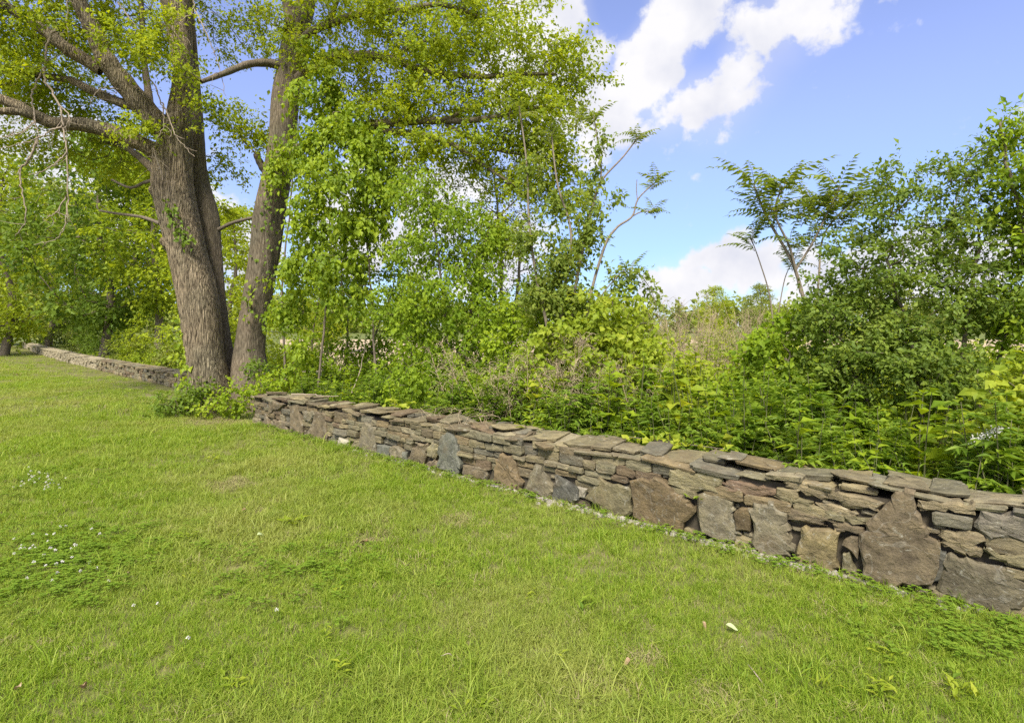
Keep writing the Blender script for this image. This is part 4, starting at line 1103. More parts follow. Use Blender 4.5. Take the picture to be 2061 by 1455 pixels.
shrub('grapevine_mound', 'yellow-green mound of grapevine leaves under the grey-stemmed sapling', 'shrub', P(1240, 880, 7.6) * [1, 1, 0],
      [[(1240, 880, 7.6), (1235, 740, 7.6), (1230, 620, 7.6)], [(1220, 880, 7.6), (1170, 760, 7.6), (1120, 680, 7.7)]],
      [(1230, 620, 60, 40, 7.7, .4), (1180, 660, 70, 40, 7.7, .4), (1270, 680, 60, 45, 7.5, .4), (1210, 730, 70, 45, 7.4, .4), (1130, 690, 50, 40, 7.7, .3), (1310, 740, 50, 40, 7.3, .35)],
      M_WEEDY, 38, dens=0.014, n=30, rad=0.14, L=0.07, wr=0.85, r_max=0.02, flat=0.7, droop=0.5, step=0.3)
shrub('dark_bush', 'dark green leafy bush low behind the grey-stemmed sapling', 'shrub', P(1100, 860, 8.8) * [1, 1, 0],
      [[(1100, 868, 8.8), (1090, 720, 8.8), (1080, 600, 8.8)]],
      [(1100, 610, 70, 45, 8.8, .5), (1060, 650, 60, 50, 8.7, .5), (1130, 670, 60, 50, 8.6, .4), (1020, 690, 50, 50, 8.5, .4)], M_BRIGHT, 39, dens=0.012, n=34, rad=0.13, L=0.07, wr=0.65, r_max=0.02)

for k_, (lab, base_, bl) in enumerate((
        ('light green vine tangle in front of the meadow gap, left part', (1370, 7.0), [(1350, 790, 60, 45, 7.0, .35), (1400, 760, 60, 45, 7.1, .35), (1330, 730, 40, 35, 7.2, .3)]),
        ('light green vine tangle in front of the meadow gap, right part', (1490, 6.6), [(1480, 770, 60, 50, 6.7, .35), (1530, 740, 40, 45, 6.8, .3), (1450, 820, 55, 40, 6.5, .35)]),
        ('bright vine tangle behind the wall below the dead stalks', (1060, 7.6), [(1040, 760, 60, 45, 7.6, .35), (1100, 790, 60, 40, 7.3, .35), (980, 780, 50, 35, 7.9, .35)]))):
    shrub('vine_tangle', lab, 'vine', P(base_[0], HY, base_[1]) * [1, 1, 0], None, bl, (M_WEEDY, M_BRIGHT, M_BRIGHT)[k_], 430 + k_, dens=0.013, n=32, rad=0.13, L=0.06, wr=0.68, r_max=0.015, flat=0.8, droop=0.4, step=0.3)

# white-flowered bush at the edge
fr = np.random.default_rng(61)
bush = shrub('flowering_bush', 'pale leafy bush with clusters of small cream flowers hanging over the wall', 'shrub', P(2060, 1040, 4.3) * [1, 1, 0],
             [[(2060, 1045, 4.3), (2050, 930, 4.3), (2040, 850, 4.3)], [(2080, 1045, 4.3), (2090, 900, 4.3), (2080, 800, 4.3)]],
             [(2040, 850, 40, 35, 4.3, .2), (2060, 800, 45, 35, 4.3, .25), (2080, 900, 60, 50, 4.3, .25), (2010, 890, 25, 25, 4.25, .12), (2110, 760, 50, 60, 4.4, .25)],
             M_WEEDY, 62, dens=0.011, n=18, rad=0.075, L=0.07, wr=0.75, r_max=0.012, step=0.2)
fl_c = np.array([P(x, y, 3.85) for x, y in ((1965, 885), (1978, 880), (1990, 872), (2003, 868), (1972, 895), (2012, 862))])
for c_ in fl_c:
    Pq = c_ + fr.normal(0, 0.018, (40, 3))
    v, f, r = leaves_np(Pq, fr.normal(size=Pq.shape), fr.normal(size=Pq.shape), np.full(40, 0.012), np.full(40, 0.011), fr, False)
    obj('flower_cluster', mesh_np('flower_cluster', v - np.array(bush.location), f, M_PETAL, r), bush)['kind'] = 'stuff'


# ------------------------------------------------------------------ weeds: prototypes then copies
def weed_proto(name, label, kind, h, seed, mat, stems=5):
    rng = np.random.default_rng(seed)
    t = thing(name, label, 'plant', (0, 0, -50))
    lv, vs, fs, nn = [], [], [], 0
    for s_ in range(stems):
        hh = h * rng.uniform(0.65, 1.1)
        b = np.array([*rng.normal(0, 0.09, 2), 0.0]); lean = rng.normal(0, 0.13, 2)
        q = catmull(np.array([b, b + [lean[0] * hh * 0.3, lean[1] * hh * 0.3, hh * 0.5], b + [lean[0] * hh, lean[1] * hh, hh]]), 10)
        a, c = polytube(q, np.linspace(0.005, 0.0018, 10), 4)
        vs.append(a); fs.append(c + nn); nn += len(a)
        n = int(hh / (0.032 if kind != 'broad' else 0.05))
        u = np.sort(rng.uniform(0.12, 1.0, n)); pt = np.stack([np.interp(u * 9, np.arange(10), q[:, k]) for k in range(3)], 1)
        az = np.arange(n) * 2.4 + rng.uniform(0, 6)
        size = (0.6 + 0.9 * np.sin(np.pi * np.clip(u, 0.05, 0.95))) * rng.uniform(0.8, 1.2, n)
        d = np.stack([np.cos(az), np.sin(az), rng.uniform(0.0, 0.7, n)], 1)
        if kind == 'lobed':
            L = 0.095 * size
            for ang, ls, at_ in ((0, 1.0, 0.0), (0.75, 0.62, 0.25), (-0.75, 0.62, 0.25), (0.55, 0.5, 0.55), (-0.55, 0.5, 0.55)):
                ca, sa = math.cos(ang), math.sin(ang)
                dd = np.stack([d[:, 0] * ca - d[:, 1] * sa, d[:, 0] * sa + d[:, 1] * ca, d[:, 2] - 0.2], 1)
                lv.append(leaves_np(pt + unit(d) * (L * at_)[:, None], dd, np.tile([[0, 0, 1.0]], (n, 1)) + rng.normal(0, .25, (n, 3)), L * ls, L * ls * (0.34 if ang == 0 else 0.36), rng, False, 0.25))
        elif kind == 'narrow':
            L = 0.12 * size
            lv.append(leaves_np(pt, d, np.tile([[0, 0, 1.0]], (n, 1)) + rng.normal(0, .3, (n, 3)), L, L * 0.16, rng, True, 0.3))
        else:
            L = 0.10 * size
            lv.append(leaves_np(pt, d, np.tile([[0, 0, 1.0]], (n, 1)) + rng.normal(0, .35, (n, 3)), L, L * 0.58, rng, True, 0.25))
    obj('stem', mesh_np('stem', np.concatenate(vs), np.concatenate(fs), M_STEM, np.full(nn, 0.5)), t)
    v, f, r = join(lv)
    obj('foliage', mesh_np('foliage', v, f, mat, r), t)
    return t


class Proto:
    """Hands out a prototype itself first, copies after."""
    def __init__(self, root): self.root, self.used = root, False

    def put(self, loc, rz=0.0, s=1.0, tilt=(0, 0)):
        if not self.used:
            self.used = True
            self.root.location = loc; self.root.rotation_euler = (tilt[0], tilt[1], rz); self.root.scale = (s, s, s)
            return self.root
        return copy_tree(self.root, loc, rz, s, tilt=tilt)


LOB = [Proto(weed_proto('mugwort_plant', 'one of the knee-high green plants with jagged leaves crowding the back of the wall', 'lobed', 0.85, 100 + k, M_WEED)) for k in range(5)]
NAR = [Proto(weed_proto('goldenrod_plant', 'one of the slim-leaved green stems crowding the band behind the wall', 'narrow', 0.8, 120 + k, M_WEED)) for k in range(3)]
BRO = [Proto(weed_proto('broadleaf_plant', 'one of the oval-leaved green plants crowding the band behind the wall', 'broad', 0.8, 140 + k, M_BRIGHT, 4)) for k in range(3)]
YEL = [Proto(weed_proto('meadow_plant', 'one of the yellow-green leafy plants of the rough meadow between wall and field', 'broad', 0.9, 160 + k, M_WEEDY, 6)) for k in range(3)]
for grp, lst in (('jagged-leaved plants behind the wall', LOB), ('slim-leaved plants behind the wall', NAR), ('oval-leaved plants behind the wall', BRO), ('yellow-green meadow plants', YEL)):
    for p_ in lst: p_.root['group'] = grp
rw = np.random.default_rng(70)
for i in range(190):
    s = rw.uniform(0.1, WL + 1.0); back = 0.62 + rw.random() ** 1.5 * 1.5
    kind = rw.random()
    lst = LOB if kind < 0.55 else (NAR if kind < 0.72 else BRO)
    sc_ = rw.uniform(0.65, 1.25) * (0.9 + 0.2 * s / WL) * (1 + 0.18 * (back - 0.6))
    lst[rw.integers(len(lst))].put(tuple(W(s, back)), rw.uniform(0, 6.28), sc_, (rw.normal(0, .08), rw.normal(0, .08)))
for i in range(170):
    d = rw.uniform(7.5, 17); px = rw.uniform(1080, 2150)
    p = P(px, HY, d) * [1, 1, 0]
    if -side(p) < 1.4: continue
    lst = YEL if rw.random() < 0.7 else BRO
    lst[rw.integers(len(lst))].put(tuple(p), rw.uniform(0, 6.28), rw.uniform(1.1, 1.75))
for i in range(46):
    s = rw.uniform(3.8, WL + 0.8)
    lst = (BRO, NAR, YEL, BRO)[rw.integers(4)]
    lst[rw.integers(len(lst))].put(tuple(W(s, rw.uniform(1.2, 2.6))), rw.uniform(0, 6.28), rw.uniform(1.15, 1.7), (rw.normal(0, .1), rw.normal(0, .1)))
for i in range(75):
    d = rw.uniform(8.5, 16); px = rw.uniform(540, 1120)
    p = P(px, HY, d) * [1, 1, 0]
    if -side(p) < 1.2: continue
    lst = LOB if rw.random() < 0.6 else BRO
    lst[rw.integers(len(lst))].put(tuple(p), rw.uniform(0, 6.28), rw.uniform(0.7, 1.1))


# dry stalks with nodding plumes
def stalk_proto(seed, h, plume, name, label, group):
    rng = np.random.default_rng(seed)
    t = thing(name, label, 'dry plant', (0, 0, -50), group)
    vs, fs, nn, lv = [], [], 0, []
    for s_ in range(3 if plume else 4):
        lean = rng.normal(0, 0.16, 2); b = np.array([*rng.normal(0, 0.07, 2), 0]); hh = h * rng.uniform(0.75, 1.1)
        q = catmull(np.array([b, b + [lean[0] * .4, lean[1] * .4, hh * .5], b + [lean[0] * hh, lean[1] * hh, hh]]), 12)
        a, c = polytube(q, np.linspace(0.006, 0.0022, 12), 3); vs.append(a); fs.append(c + nn); nn += len(a)
        for k in range(14 if plume else 9):
            u = rng.uniform(0.5, 1.0); p0 = np.array([np.interp(u * 11, np.arange(12), q[:, m]) for m in range(3)])
            az = rng.uniform(0, 6.28); ln = rng.uniform(0.08, 0.22) * (1.3 - u * 0.5)
            e = np.array([math.cos(az), math.sin(az), 0]) * ln
            br = np.array([p0, p0 + e * 0.5 + [0, 0, ln * 0.5], p0 + e + [0, 0, ln * (0.35 if plume else 0.8)]])
            a, c = polytube(catmull(br, 5), np.linspace(0.0032, 0.0016, 5), 3); vs.append(a); fs.append(c + nn); nn += len(a)
            m = 7 if plume else 4
            w_ = rng.random(m)[:, None]; pp = br[0] * (1 - w_) + br[2] * w_ + rng.normal(0, .008, (m, 3))
            L = np.full(m, 0.022 if plume else 0.012)
            lv.append(leaves_np(pp, rng.normal(size=(m, 3)) - [0, 0, .6], rng.normal(size=(m, 3)), L, L * 0.4, rng, False))
    obj('stem', mesh_np('stem', np.concatenate(vs), np.concatenate(fs), M_DRY, np.full(nn, 0.35)), t)
    v, f, r = join(lv)
    obj('seed_head', mesh_np('seed_head', v, f, M_DRY, r), t)['kind'] = 'stuff'
    return t


DRY = [Proto(stalk_proto(200 + k, 1.35, True, 'dry_stalk', 'one of the tan dead weed stalks with nodding plumes standing in the green thicket', 'dead plumed stalks')) for k in range(4)]
REED = [Proto(stalk_proto(220 + k, 2.05, False, 'dry_grass_stem', 'one of the tall wispy dead grass stems standing up against the low clouds', 'wispy dead grass stems')) for k in range(3)]
for i in range(64):
    px = np.clip(rw.normal(1130, 130), 860, 1500) if i % 2 else rw.uniform(940, 1420); d = rw.uniform(6.6, 8.8)
    p = P(px, HY, d) * [1, 1, 0]
    if -side(p) < 0.9: p = p - NRM * (0.9 + side(p))
    DRY[rw.integers(4)].put(tuple(p), rw.uniform(0, 6.28), rw.uniform(0.8, 1.2), (rw.normal(0, .14), rw.normal(0, .14)))
for i in range(34):
    d = rw.uniform(9, 13); px = rw.uniform(1310, 1560)
    REED[rw.integers(3)].put(tuple(P(px, HY, d) * [1, 1, 0]), rw.uniform(0, 6.28), rw.uniform(0.85, 1.12), (rw.normal(0, .07), rw.normal(0.08, .07)))

# ------------------------------------------------------------------ distant trees and bushes
def tree_proto(seed, h, w, mat, nt=150, n=46, L=0.2, trunk_h=0.25, shape=1.0):
    rng = np.random.default_rng(seed)
    t = thing('tree', 'distant tree', 'tree', (0, 0, -50))
    q = catmull(np.array([[0, 0, -0.1], [0.05 * w, 0, h * .3], [-0.03 * w, 0.03 * w, h * .6], [0, 0, h * .93]]), 20)
    a, b = polytube(q, np.linspace(0.022 * h, 0.004 * h, 20), 8)
    zz = rng.uniform(trunk_h, 1.0, nt)
    rad = np.sin(np.pi * np.clip((zz - trunk_h) / (1.05 - trunk_h), 0.02, 1) ** (0.75 * shape)) ** 0.7
    az = rng.uniform(0, 6.28, nt); rr = rad * w * 0.5 * rng.random(nt) ** 0.4 * (1 + 0.22 * np.sin(az * 3 + zz * 9))
    tg_ = np.stack([np.cos(az) * rr, np.sin(az) * rr, zz * h], 1)
    pos, par, _ = grow(q[5:], tg_, rng, up=0.5, step=0.8)
    v, f = branch_mesh(pos, par, 15, 0.012, r_max=0.09, k=3)
    obj('trunk', mesh_np('trunk', np.concatenate([a, v]), np.concatenate([b, f + len(a)]), M_TWIG, smooth=True), t)
    sp = spray(tg_, n, 0.075 * w, L, 0.7, rng, np.array([0, 0, h * 0.5]), 0.42, 0.25, fold=False)
    obj('crown', mesh_np('crown', sp[0], sp[1], mat, sp[2]), t)
    return t


def bush_proto(seed, h, w, mat, nt=70, n=44, L=0.11, dry=None):
    rng = np.random.default_rng(seed)
    t = thing('bush', 'distant bush', 'shrub', (0, 0, -50))
    v = unit(rng.normal(size=(nt, 3))); v[:, 2] = np.abs(v[:, 2])
    tg_ = v * (rng.random(nt) ** 0.4 * (1 + 0.25 * np.sin(5 * np.arctan2(v[:, 1], v[:, 0]))))[:, None] * [w / 2, w / 2, h * 0.95] + [0, 0, 0.08]
    sk = np.array([[0, 0, 0.0], [0.02, 0, h * .2]])
    pos, par, _ = grow(sk, tg_, rng, up=0.3, step=0.4)
    a, b = branch_mesh(pos, par, 2, 0.006, r_max=0.04, k=3)
    obj('stem', mesh_np('stem', a, b, M_TWIG), t)
    sp = spray(tg_, n, 0.09 * w, L, 0.6, rng, np.array([0, 0, h * .4]), 0.7, 0.2, fold=False)
    obj('foliage', mesh_np('foliage', sp[0], sp[1], mat, sp[2]), t)
    return t


TD = Proto(tree_proto(300, 10, 6.5, M_FARD, 210, 60, 0.17, 0.2))
TBt = Proto(tree_proto(301, 10, 6.5, M_FARB, 210, 60, 0.17, 0.14))
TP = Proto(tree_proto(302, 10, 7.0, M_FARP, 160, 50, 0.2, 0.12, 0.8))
TM = Proto(tree_proto(303, 10, 6.0, M_FARB, 200, 60, 0.17, 0.3, 1.2))
BD = Proto(bush_proto(310, 2.6, 3.2, M_FARD, 80, 60))
BB = Proto(bush_proto(311, 2.4, 3.2, M_FARB, 80, 60))
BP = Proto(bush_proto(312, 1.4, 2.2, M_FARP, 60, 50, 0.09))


def at(px, d):
    return tuple(P(px, HY, d) * [1, 1, 0])


def put(proto, name, label, px, d, s, rz):
    p_ = P(px, HY, d) * [1, 1, 0]
    if name == 'bush' and px < 420:
        need = 0.75 + (1.15 if proto is BP else 1.7) * s
        gap = -np.dot(p_ - A2, N2)
        if gap < need:
            p_ = p_ - N2 * (need - gap)
    o = proto.put(tuple(p_), rz, s)
    o.name = name
    o['label'] = label
    return o


put(TD, 'maple_tree', 'dark green tree with a straight trunk behind the far wall, left of the big tree', 206, 26, 1.06, 0.4)
put(TBt, 'tree', 'bright yellow-green tree at the left edge of the picture beyond the lawn', 8, 31, 1.1, 1.1)
put(TM, 'tree', 'tall light green tree just left of the furrowed trunk, behind the far wall', 318, 25, 0.95, 2.0)
put(TM, 'tree', 'yellow-green tree with a bare grey trunk at the far end of the wall', 22, 50, 1.1, 4.0)
put(TD, 'tree', 'dark tree behind the lawn end at the left edge', -40, 46, 1.3, 2.2)
put(TP, 'tree', 'pale green hazy tree between the bright edge tree and the dark tree', 95, 42, 1.25, 0.3)
put(TBt, 'tree', 'light green tree seen through the gap between the grey trunks', 470, 23, 0.66, 3.3)
put(TD, 'tree', 'dark tree rising behind the light tree near the furrowed trunk', 265, 40, 1.35, 5.1)
put(TP, 'tree', 'pale tree filling the skyline behind the far wall bushes', 160, 55, 1.45, 1.0)
put(TBt, 'tree', 'small light green tree behind the hanging vine, at the near edge of the field', 655, 34, 0.5, 0.2)
put(TBt, 'tree', 'round-topped yellow-green tree standing out on the horizon under the clouds', 1438, 62, 0.6, 0.7)
put(TP, 'tree', 'grey-green far tree right of the round-topped horizon tree', 1530, 80, 0.75, 2.7)
put(TM, 'tree', 'far light green tree seen through the thicket above the field', 830, 75, 0.9, 4.4)
put(BB, 'bush', 'bright green bush behind the far wall next to the furrowed trunk', 312, 20.5, 1.05, 0.5)
put(BB, 'bush', 'light green bush behind the far wall below the dark tree', 245, 25, 0.85, 2.2)
put(BD, 'bush', 'dark green bush behind the middle of the far wall', 160, 30, 0.95, 1.0)
put(BD, 'bush', 'dark bush near the far end of the far wall', 75, 42, 1.2, 3.0)
put(BP, 'bush', 'low pale scrub directly behind the nearest stretch of the far wall', 350, 17.2, 0.85, 3.0)
put(BP, 'bush', 'pale scrub topping the middle stretch of the far wall', 190, 24.5, 0.9, 1.4)
put(BP, 'bush', 'straw-coloured scrub above the far end of the far wall', 115, 33, 1.3, 0.6)
put(BP, 'bush', 'pale low scrub behind the far wall below the bright bush', 278, 20, 0.8, 5.0)
put(BB, 'bush', 'bright bush filling the gap between the grey trunks', 478, 17, 0.8, 4.1)
put(BB, 'bush', 'light green bush at the field edge seen under the hanging vine', 600, 22, 0.6, 0.9)
put(BB, 'bush', 'yellow-green bush in the meadow under the round-topped horizon tree', 1450, 34, 0.85, 1.6)
put(BB, 'bush', 'light bush in the meadow left of the horizon tree', 1340, 38, 0.75, 3.6)
put(BP, 'bush', 'pale meadow scrub beside the tall sumac', 1530, 26, 1.1, 2.5)
put(BB, 'bush', 'bright bush behind the dark shrub, seen through its leaves', 1760, 16, 0.8, 2.9)
put(BB, 'bush', 'bright bush behind the foot of the dark shrub', 1880, 9.5, 0.62, 1.9)
put(BD, 'bush', 'green bush behind the dark shrub near the edge of the picture', 2010, 10.5, 0.55, 0.4)
put(BB, 'bush', 'bright bush behind the leafy shrub under the tall sumac', 1650, 10.5, 0.62, 5.5)
put(BD, 'bush', 'green bush behind the vine-draped tree', 920, 13.5, 0.8, 2.0)
put(BB, 'bush', 'bright bush behind the dark bush under the grey sapling', 1060, 12.5, 0.75, 4.6)
put(BB, 'bush', 'light bush in the thicket right of the smooth stem foot', 570, 14.5, 0.55, 3.1)
put(BP, 'bush', 'pale weedy scrub in the meadow left of the tall sumac stems', 1500, 15, 1.0, 2.4)
put(BP, 'bush', 'pale weedy scrub in the middle of the meadow gap', 1400, 17, 1.05, 4.0)
put(BB, 'bush', 'yellow-green scrub in the meadow gap beside the grapevine mound', 1345, 14, 0.6, 5.8)
put(BP, 'bush', 'pale scrub far back in the meadow gap', 1450, 23, 1.1, 1.0)
put(BD, 'bush', 'green bush deep behind the middle of the dark shrub', 1825, 12, 0.66, 2.6)
put(BB, 'bush', 'light bush behind the dark shrub just left of the pale field gap', 1925, 13, 0.66, 0.9)
# the far wood along the horizon
rt = np.random.default_rng(81)
nt_ = 900
xs = rt.uniform(-150, 190, nt_); ys = 118 + rt.uniform(0, 25, nt_)
hz = 6.4 + 2.4 * np.sin(xs * 0.13) * np.sin(xs * 0.041 + 1) + rt.normal(0, 0.8, nt_)
tz = rt.random(nt_) ** 0.6 * hz
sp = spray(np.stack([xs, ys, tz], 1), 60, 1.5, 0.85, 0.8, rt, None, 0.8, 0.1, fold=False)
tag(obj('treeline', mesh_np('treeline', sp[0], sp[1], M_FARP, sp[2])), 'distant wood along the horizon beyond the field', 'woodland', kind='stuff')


# ------------------------------------------------------------------ ivy on the furrowed trunk, greenery round its foot
def ivy(name, label, pts, seed, n=60, L=0.1, rad=0.09, mat=M_IVY):
    rng = np.random.default_rng(seed)
    q = catmull(np.array([P(*p) for p in pts]), 30)
    base = q[0].copy()
    t = thing(name, label, 'vine', tuple(base))
    a, b = polytube(q, np.full(30, 0.008), 4)
    obj('stem', mesh_np('stem', a - base, b, M_TWIG), t)
    k = rng.integers(0, 30, n)
    Pp = q[k] + rng.normal(0, rad, (n, 3)) * [1, 0.3, 1]
    D = rng.normal(0, .5, (n, 3)) + [0, -0.3, -0.8]; Nn = rng.normal(0, .35, (n, 3)) + [0, -1, 0.4]
    LL = L * rng.uniform(0.6, 1.2, n)
    v, f, r = leaves_np(Pp, D, Nn, LL, LL * 0.75, rng, True, 0.2)
    obj('foliage', mesh_np('foliage', v - base, f, mat, r), t)


ivy('ivy', 'ivy strand climbing high up the furrowed trunk above the swollen knot', [(380, 490, 10.35), (372, 470, 10.35), (352, 440, 10.35), (345, 408, 10.35)], 1, 90, 0.10, 0.085)
ivy('ivy', 'ivy column clinging to the left edge of the furrowed trunk near its foot', [(372, 780, 10.5), (376, 740, 10.55), (372, 690, 10.6), (368, 640, 10.6)], 2, 130, 0.11, 0.09, M_VINE)
ivy('ivy', 'loose ivy tuft on the inner side of the smooth right stem', [(505, 640, 10.85), (500, 600, 10.85), (510, 560, 10.85)], 3, 30, 0.1, 0.08, M_VINE)
ivy('ivy', 'thin creeper running up the middle of the smooth right stem', [(540, 560, 10.85), (535, 460, 10.85), (548, 380, 10.85), (560, 290, 10.85)], 4, 90, 0.08, 0.11)
FOOT = [('leafy green clump at the left foot of the furrowed trunk', (355, 806, 42, 22, 10.2, .4), M_IVY), ('bushy sprout climbing the front of the furrowed trunk foot', (405, 785, 20, 26, 10.15, .2), M_IVY), ('bright low tuft in front of the furrowed trunk', (418, 818, 20, 14, 9.9, .25), M_VINE),
        ('green clump between the trunks and the end of the near wall', (472, 800, 28, 30, 10.0, .35), M_BRIGHT), ('taller leafy clump behind the end of the near wall', (545, 765, 35, 22, 10.2, .35), M_BRIGHT), ('dark leafy sprig against the smooth right stem foot', (520, 735, 20, 16, 10.5, .2), M_IVY)]
for k_, (lab, b_, mt) in enumerate(FOOT):
    g0 = P(b_[0], HY, b_[4]) * [1, 1, 0]
    shrub('leafy_clump', lab, 'plant', g0, None, [b_], mt, 400 + k_, dens=0.045, n=22, rad=0.10, L=0.065, wr=0.6, r_max=0.012, step=0.2)

# ------------------------------------------------------------------ vines and sticks on the near wall
for k_, (lab, pts, n_) in enumerate((
        ('yellow-green grape leaves trailing over the middle of the wall top', [(1190, 905), (1260, 892), (1330, 900), (1400, 905)], 46), ('small spray of yellow leaves over the wall top near its far end', [(715, 826), (740, 830), (760, 838)], 24))):
    rng = np.random.default_rng(500 + k_)
    q = []
    for px, py in pts:
        sw = to_wall(px, py)[0]
        q.append(W(sw + 0.1, 0.48 + rng.uniform(-.06, .06), wall_top(sw) + 0.05))
    q = catmull(np.array(q), 20); base = q[0].copy()
    t = thing('grapevine', lab, 'vine', tuple(base))
    a, b = polytube(q, np.full(20, 0.004), 4); obj('stem', mesh_np('stem', a - base, b, M_TWIG), t)
    kk = rng.integers(0, 20, n_)
    Pp = q[kk] + rng.normal(0, .05, (n_, 3)) + NRM * rng.uniform(-0.1, 0.1, n_)[:, None]; Pp[:, 2] = np.maximum(Pp[:, 2], base[2] + 0.0)
    LL = rng.uniform(0.05, 0.105, n_)
    v, f, r = leaves_np(Pp, rng.normal(0, .6, (n_, 3)) + NRM * 0.5, rng.normal(0, .4, (n_, 3)) + [0, -.2, 1], LL, LL * 0.95, rng, True, 0.2)
    obj('foliage', mesh_np('foliage', v - base, f, M_WEEDY, np.clip(r + .3, 0, 1)), t)
STK = [('bare grey stick leaning behind the far end of the near wall', [W(0.75, 0.75, 0.3), W(0.6, 0.62, 0.52), W(0.55, 0.58, 0.68)], 0.012), ('crooked dead branch lying across the wall top near its far end', [W(1.05, 0.15, .56), W(1.35, 0.32, .57), W(1.6, 0.42, .555), W(1.9, 0.5, .575)], 0.013),
       ('thin dead branch slanting through the thicket behind the wall end', [W(1.2, 1.2, 0.5), W(0.9, 1.6, 0.95), W(0.6, 1.9, 1.5)], 0.01)]
for k_, (lab, pts, r_) in enumerate(STK):
    q = catmull(np.array(pts), 16) + np.random.default_rng(k_).normal(0, .008, (16, 3)); base = q[0].copy()
    a, b = polytube(q - base, np.linspace(r_, r_ * .4, 16), 6)
    o = obj('stick', mesh_np('stick', a, b, M_DEAD, smooth=True), None, tuple(base)); tag(o, lab, 'stick')
rng = np.random.default_rng(520)
vs, fs, nn = [], [], 0
base = W(4.6, 0.4, 0.6)
for k_ in range(26):
    s0 = rng.uniform(4.2, 5.2); p0 = W(s0, 0.62, wall_top(s0) + rng.uniform(0, .12)); p1 = W(s0 + rng.normal(0, .2), 0.3, wall_top(s0) + rng.uniform(.03, .12)); p2 = W(s0 + rng.normal(0.1, .3), -0.02 + rng.uniform(-.02, .25), wall_top(s0) - rng.uniform(-.02, .14))
    q = catmull(np.array([p0, p1, p2]), 9) + rng.normal(0, .01, (9, 3))
    a, b = polytube(q - base, np.linspace(0.003, 0.0012, 9), 3); vs.append(a); fs.append(b + nn); nn += len(a)
o = obj('dry_vine', mesh_np('dry_vine', np.concatenate(vs), np.concatenate(fs), M_DRY, np.full(nn, .6)), None, tuple(base))
tag(o, 'tangle of dry tan vine stems spilling over the wall top', 'dry vine')


# ------------------------------------------------------------------ lawn grass, clover, gravel (scattered stuff)
def scatter(name, pts, rz, scl, variants, protos, mat):
    """One object whose points each carry one of the given tufts."""
    me = bpy.data.meshes.new(name)
    n = len(pts)
    me.vertices.add(n); me.vertices.foreach_set('co', np.asarray(pts, np.float32).ravel())
    for nm, tp, arr in (('rot', 'FLOAT_VECTOR', rz), ('scl', 'FLOAT_VECTOR', scl), ('var', 'INT', variants)):
        a = me.attributes.new(nm, tp, 'POINT')
        a.data.foreach_set('vector' if tp != 'INT' else 'value', np.asarray(arr, np.float32 if tp != 'INT' else np.int32).ravel())
    o = obj(name, me)
    ng = bpy.data.node_groups.new(name + '_nodes', 'GeometryNodeTree')
    ng.interface.new_socket('Geometry', in_out='INPUT', socket_type='NodeSocketGeometry')
    ng.interface.new_socket('Geometry', in_out='OUTPUT', socket_type='NodeSocketGeometry')
    gi, go = ng.nodes.new('NodeGroupInput'), ng.nodes.new('NodeGroupOutput')
    ip = ng.nodes.new('GeometryNodeInstanceOnPoints'); ip.inputs['Pick Instance'].default_value = True
    jn = ng.nodes.new('GeometryNodeJoinGeometry')
    for p_ in reversed(protos):
        oi = ng.nodes.new('GeometryNodeObjectInfo'); oi.inputs['Object'].default_value = p_; oi.inputs['As Instance'].default_value = True
        ng.links.new(oi.outputs['Geometry'], jn.inputs[0])
    ng.links.new(gi.outputs[0], ip.inputs['Points']); ng.links.new(jn.outputs[0], ip.inputs['Instance'])
    for nm, tp, sock in (('rot', 'FLOAT_VECTOR', 'Rotation'), ('scl', 'FLOAT_VECTOR', 'Scale'), ('var', 'INT', 'Instance Index')):
        na = ng.nodes.new('GeometryNodeInputNamedAttribute'); na.data_type = tp; na.inputs['Name'].default_value = nm
        ng.links.new(na.outputs['Attribute'], ip.inputs[sock])
    ng.links.new(ip.outputs[0], go.inputs[0])
    md = o.modifiers.new('scatter', 'NODES'); md.node_group = ng
    o['kind'] = 'stuff'
    return o


def tuft(seed, n, h, rad, w, mat, lean=0.5):
    rng = np.random.default_rng(seed)
    b = np.stack([*(rng.normal(0, rad, (2, n))), np.zeros(n)], 1)
    az = rng.uniform(0, 6.28, n); ln = rng.random(n) * lean
    hh = h * rng.uniform(0.45, 1.2, n)
    d = np.stack([np.cos(az) * ln, np.sin(az) * ln, np.ones(n)], 1)
    sd = np.stack([-np.sin(az + rng.normal(0, .8, n)), np.cos(az), np.zeros(n)], 1); sd = unit(sd)
    ww = (w * rng.uniform(0.7, 1.3, n))[:, None]
    m = b + d * (hh * 0.55)[:, None]
    tip = b + np.stack([d[:, 0] * 2.1, d[:, 1] * 2.1, np.ones(n)], 1) * (hh * np.sqrt(1 / (1 + ln ** 2)))[:, None]
    v = np.stack([b - sd * ww * .5, b + sd * ww * .5, m + sd * ww * .45, m - sd * ww * .45, tip], 1).reshape(-1, 3)
    i = np.arange(n)
    q = np.stack([5 * i, 5 * i + 1, 5 * i + 2, 5 * i + 3], 1); t3 = np.stack([5 * i + 3, 5 * i + 2, 5 * i + 4], 1)
    me = mesh_np('grass_tuft', v, [q, t3], mat, np.repeat(rng.random(n), 5))
    return bpy.data.objects.new('grass_tuft', me)


def vnoise(x, y, seed):
    """Smooth value noise for patchiness."""
    rng = np.random.default_rng(seed); T = rng.random((64, 64))
    xi, yi = np.floor(x).astype(int), np.floor(y).astype(int); fx, fy = x - xi, y - yi
    fx, fy = fx * fx * (3 - 2 * fx), fy * fy * (3 - 2 * fy)
    g = lambda a, b: T[a % 64, b % 64]
    return (g(xi, yi) * (1 - fx) + g(xi + 1, yi) * fx) * (1 - fy) + (g(xi, yi + 1) * (1 - fx) + g(xi + 1, yi + 1) * fx) * fy


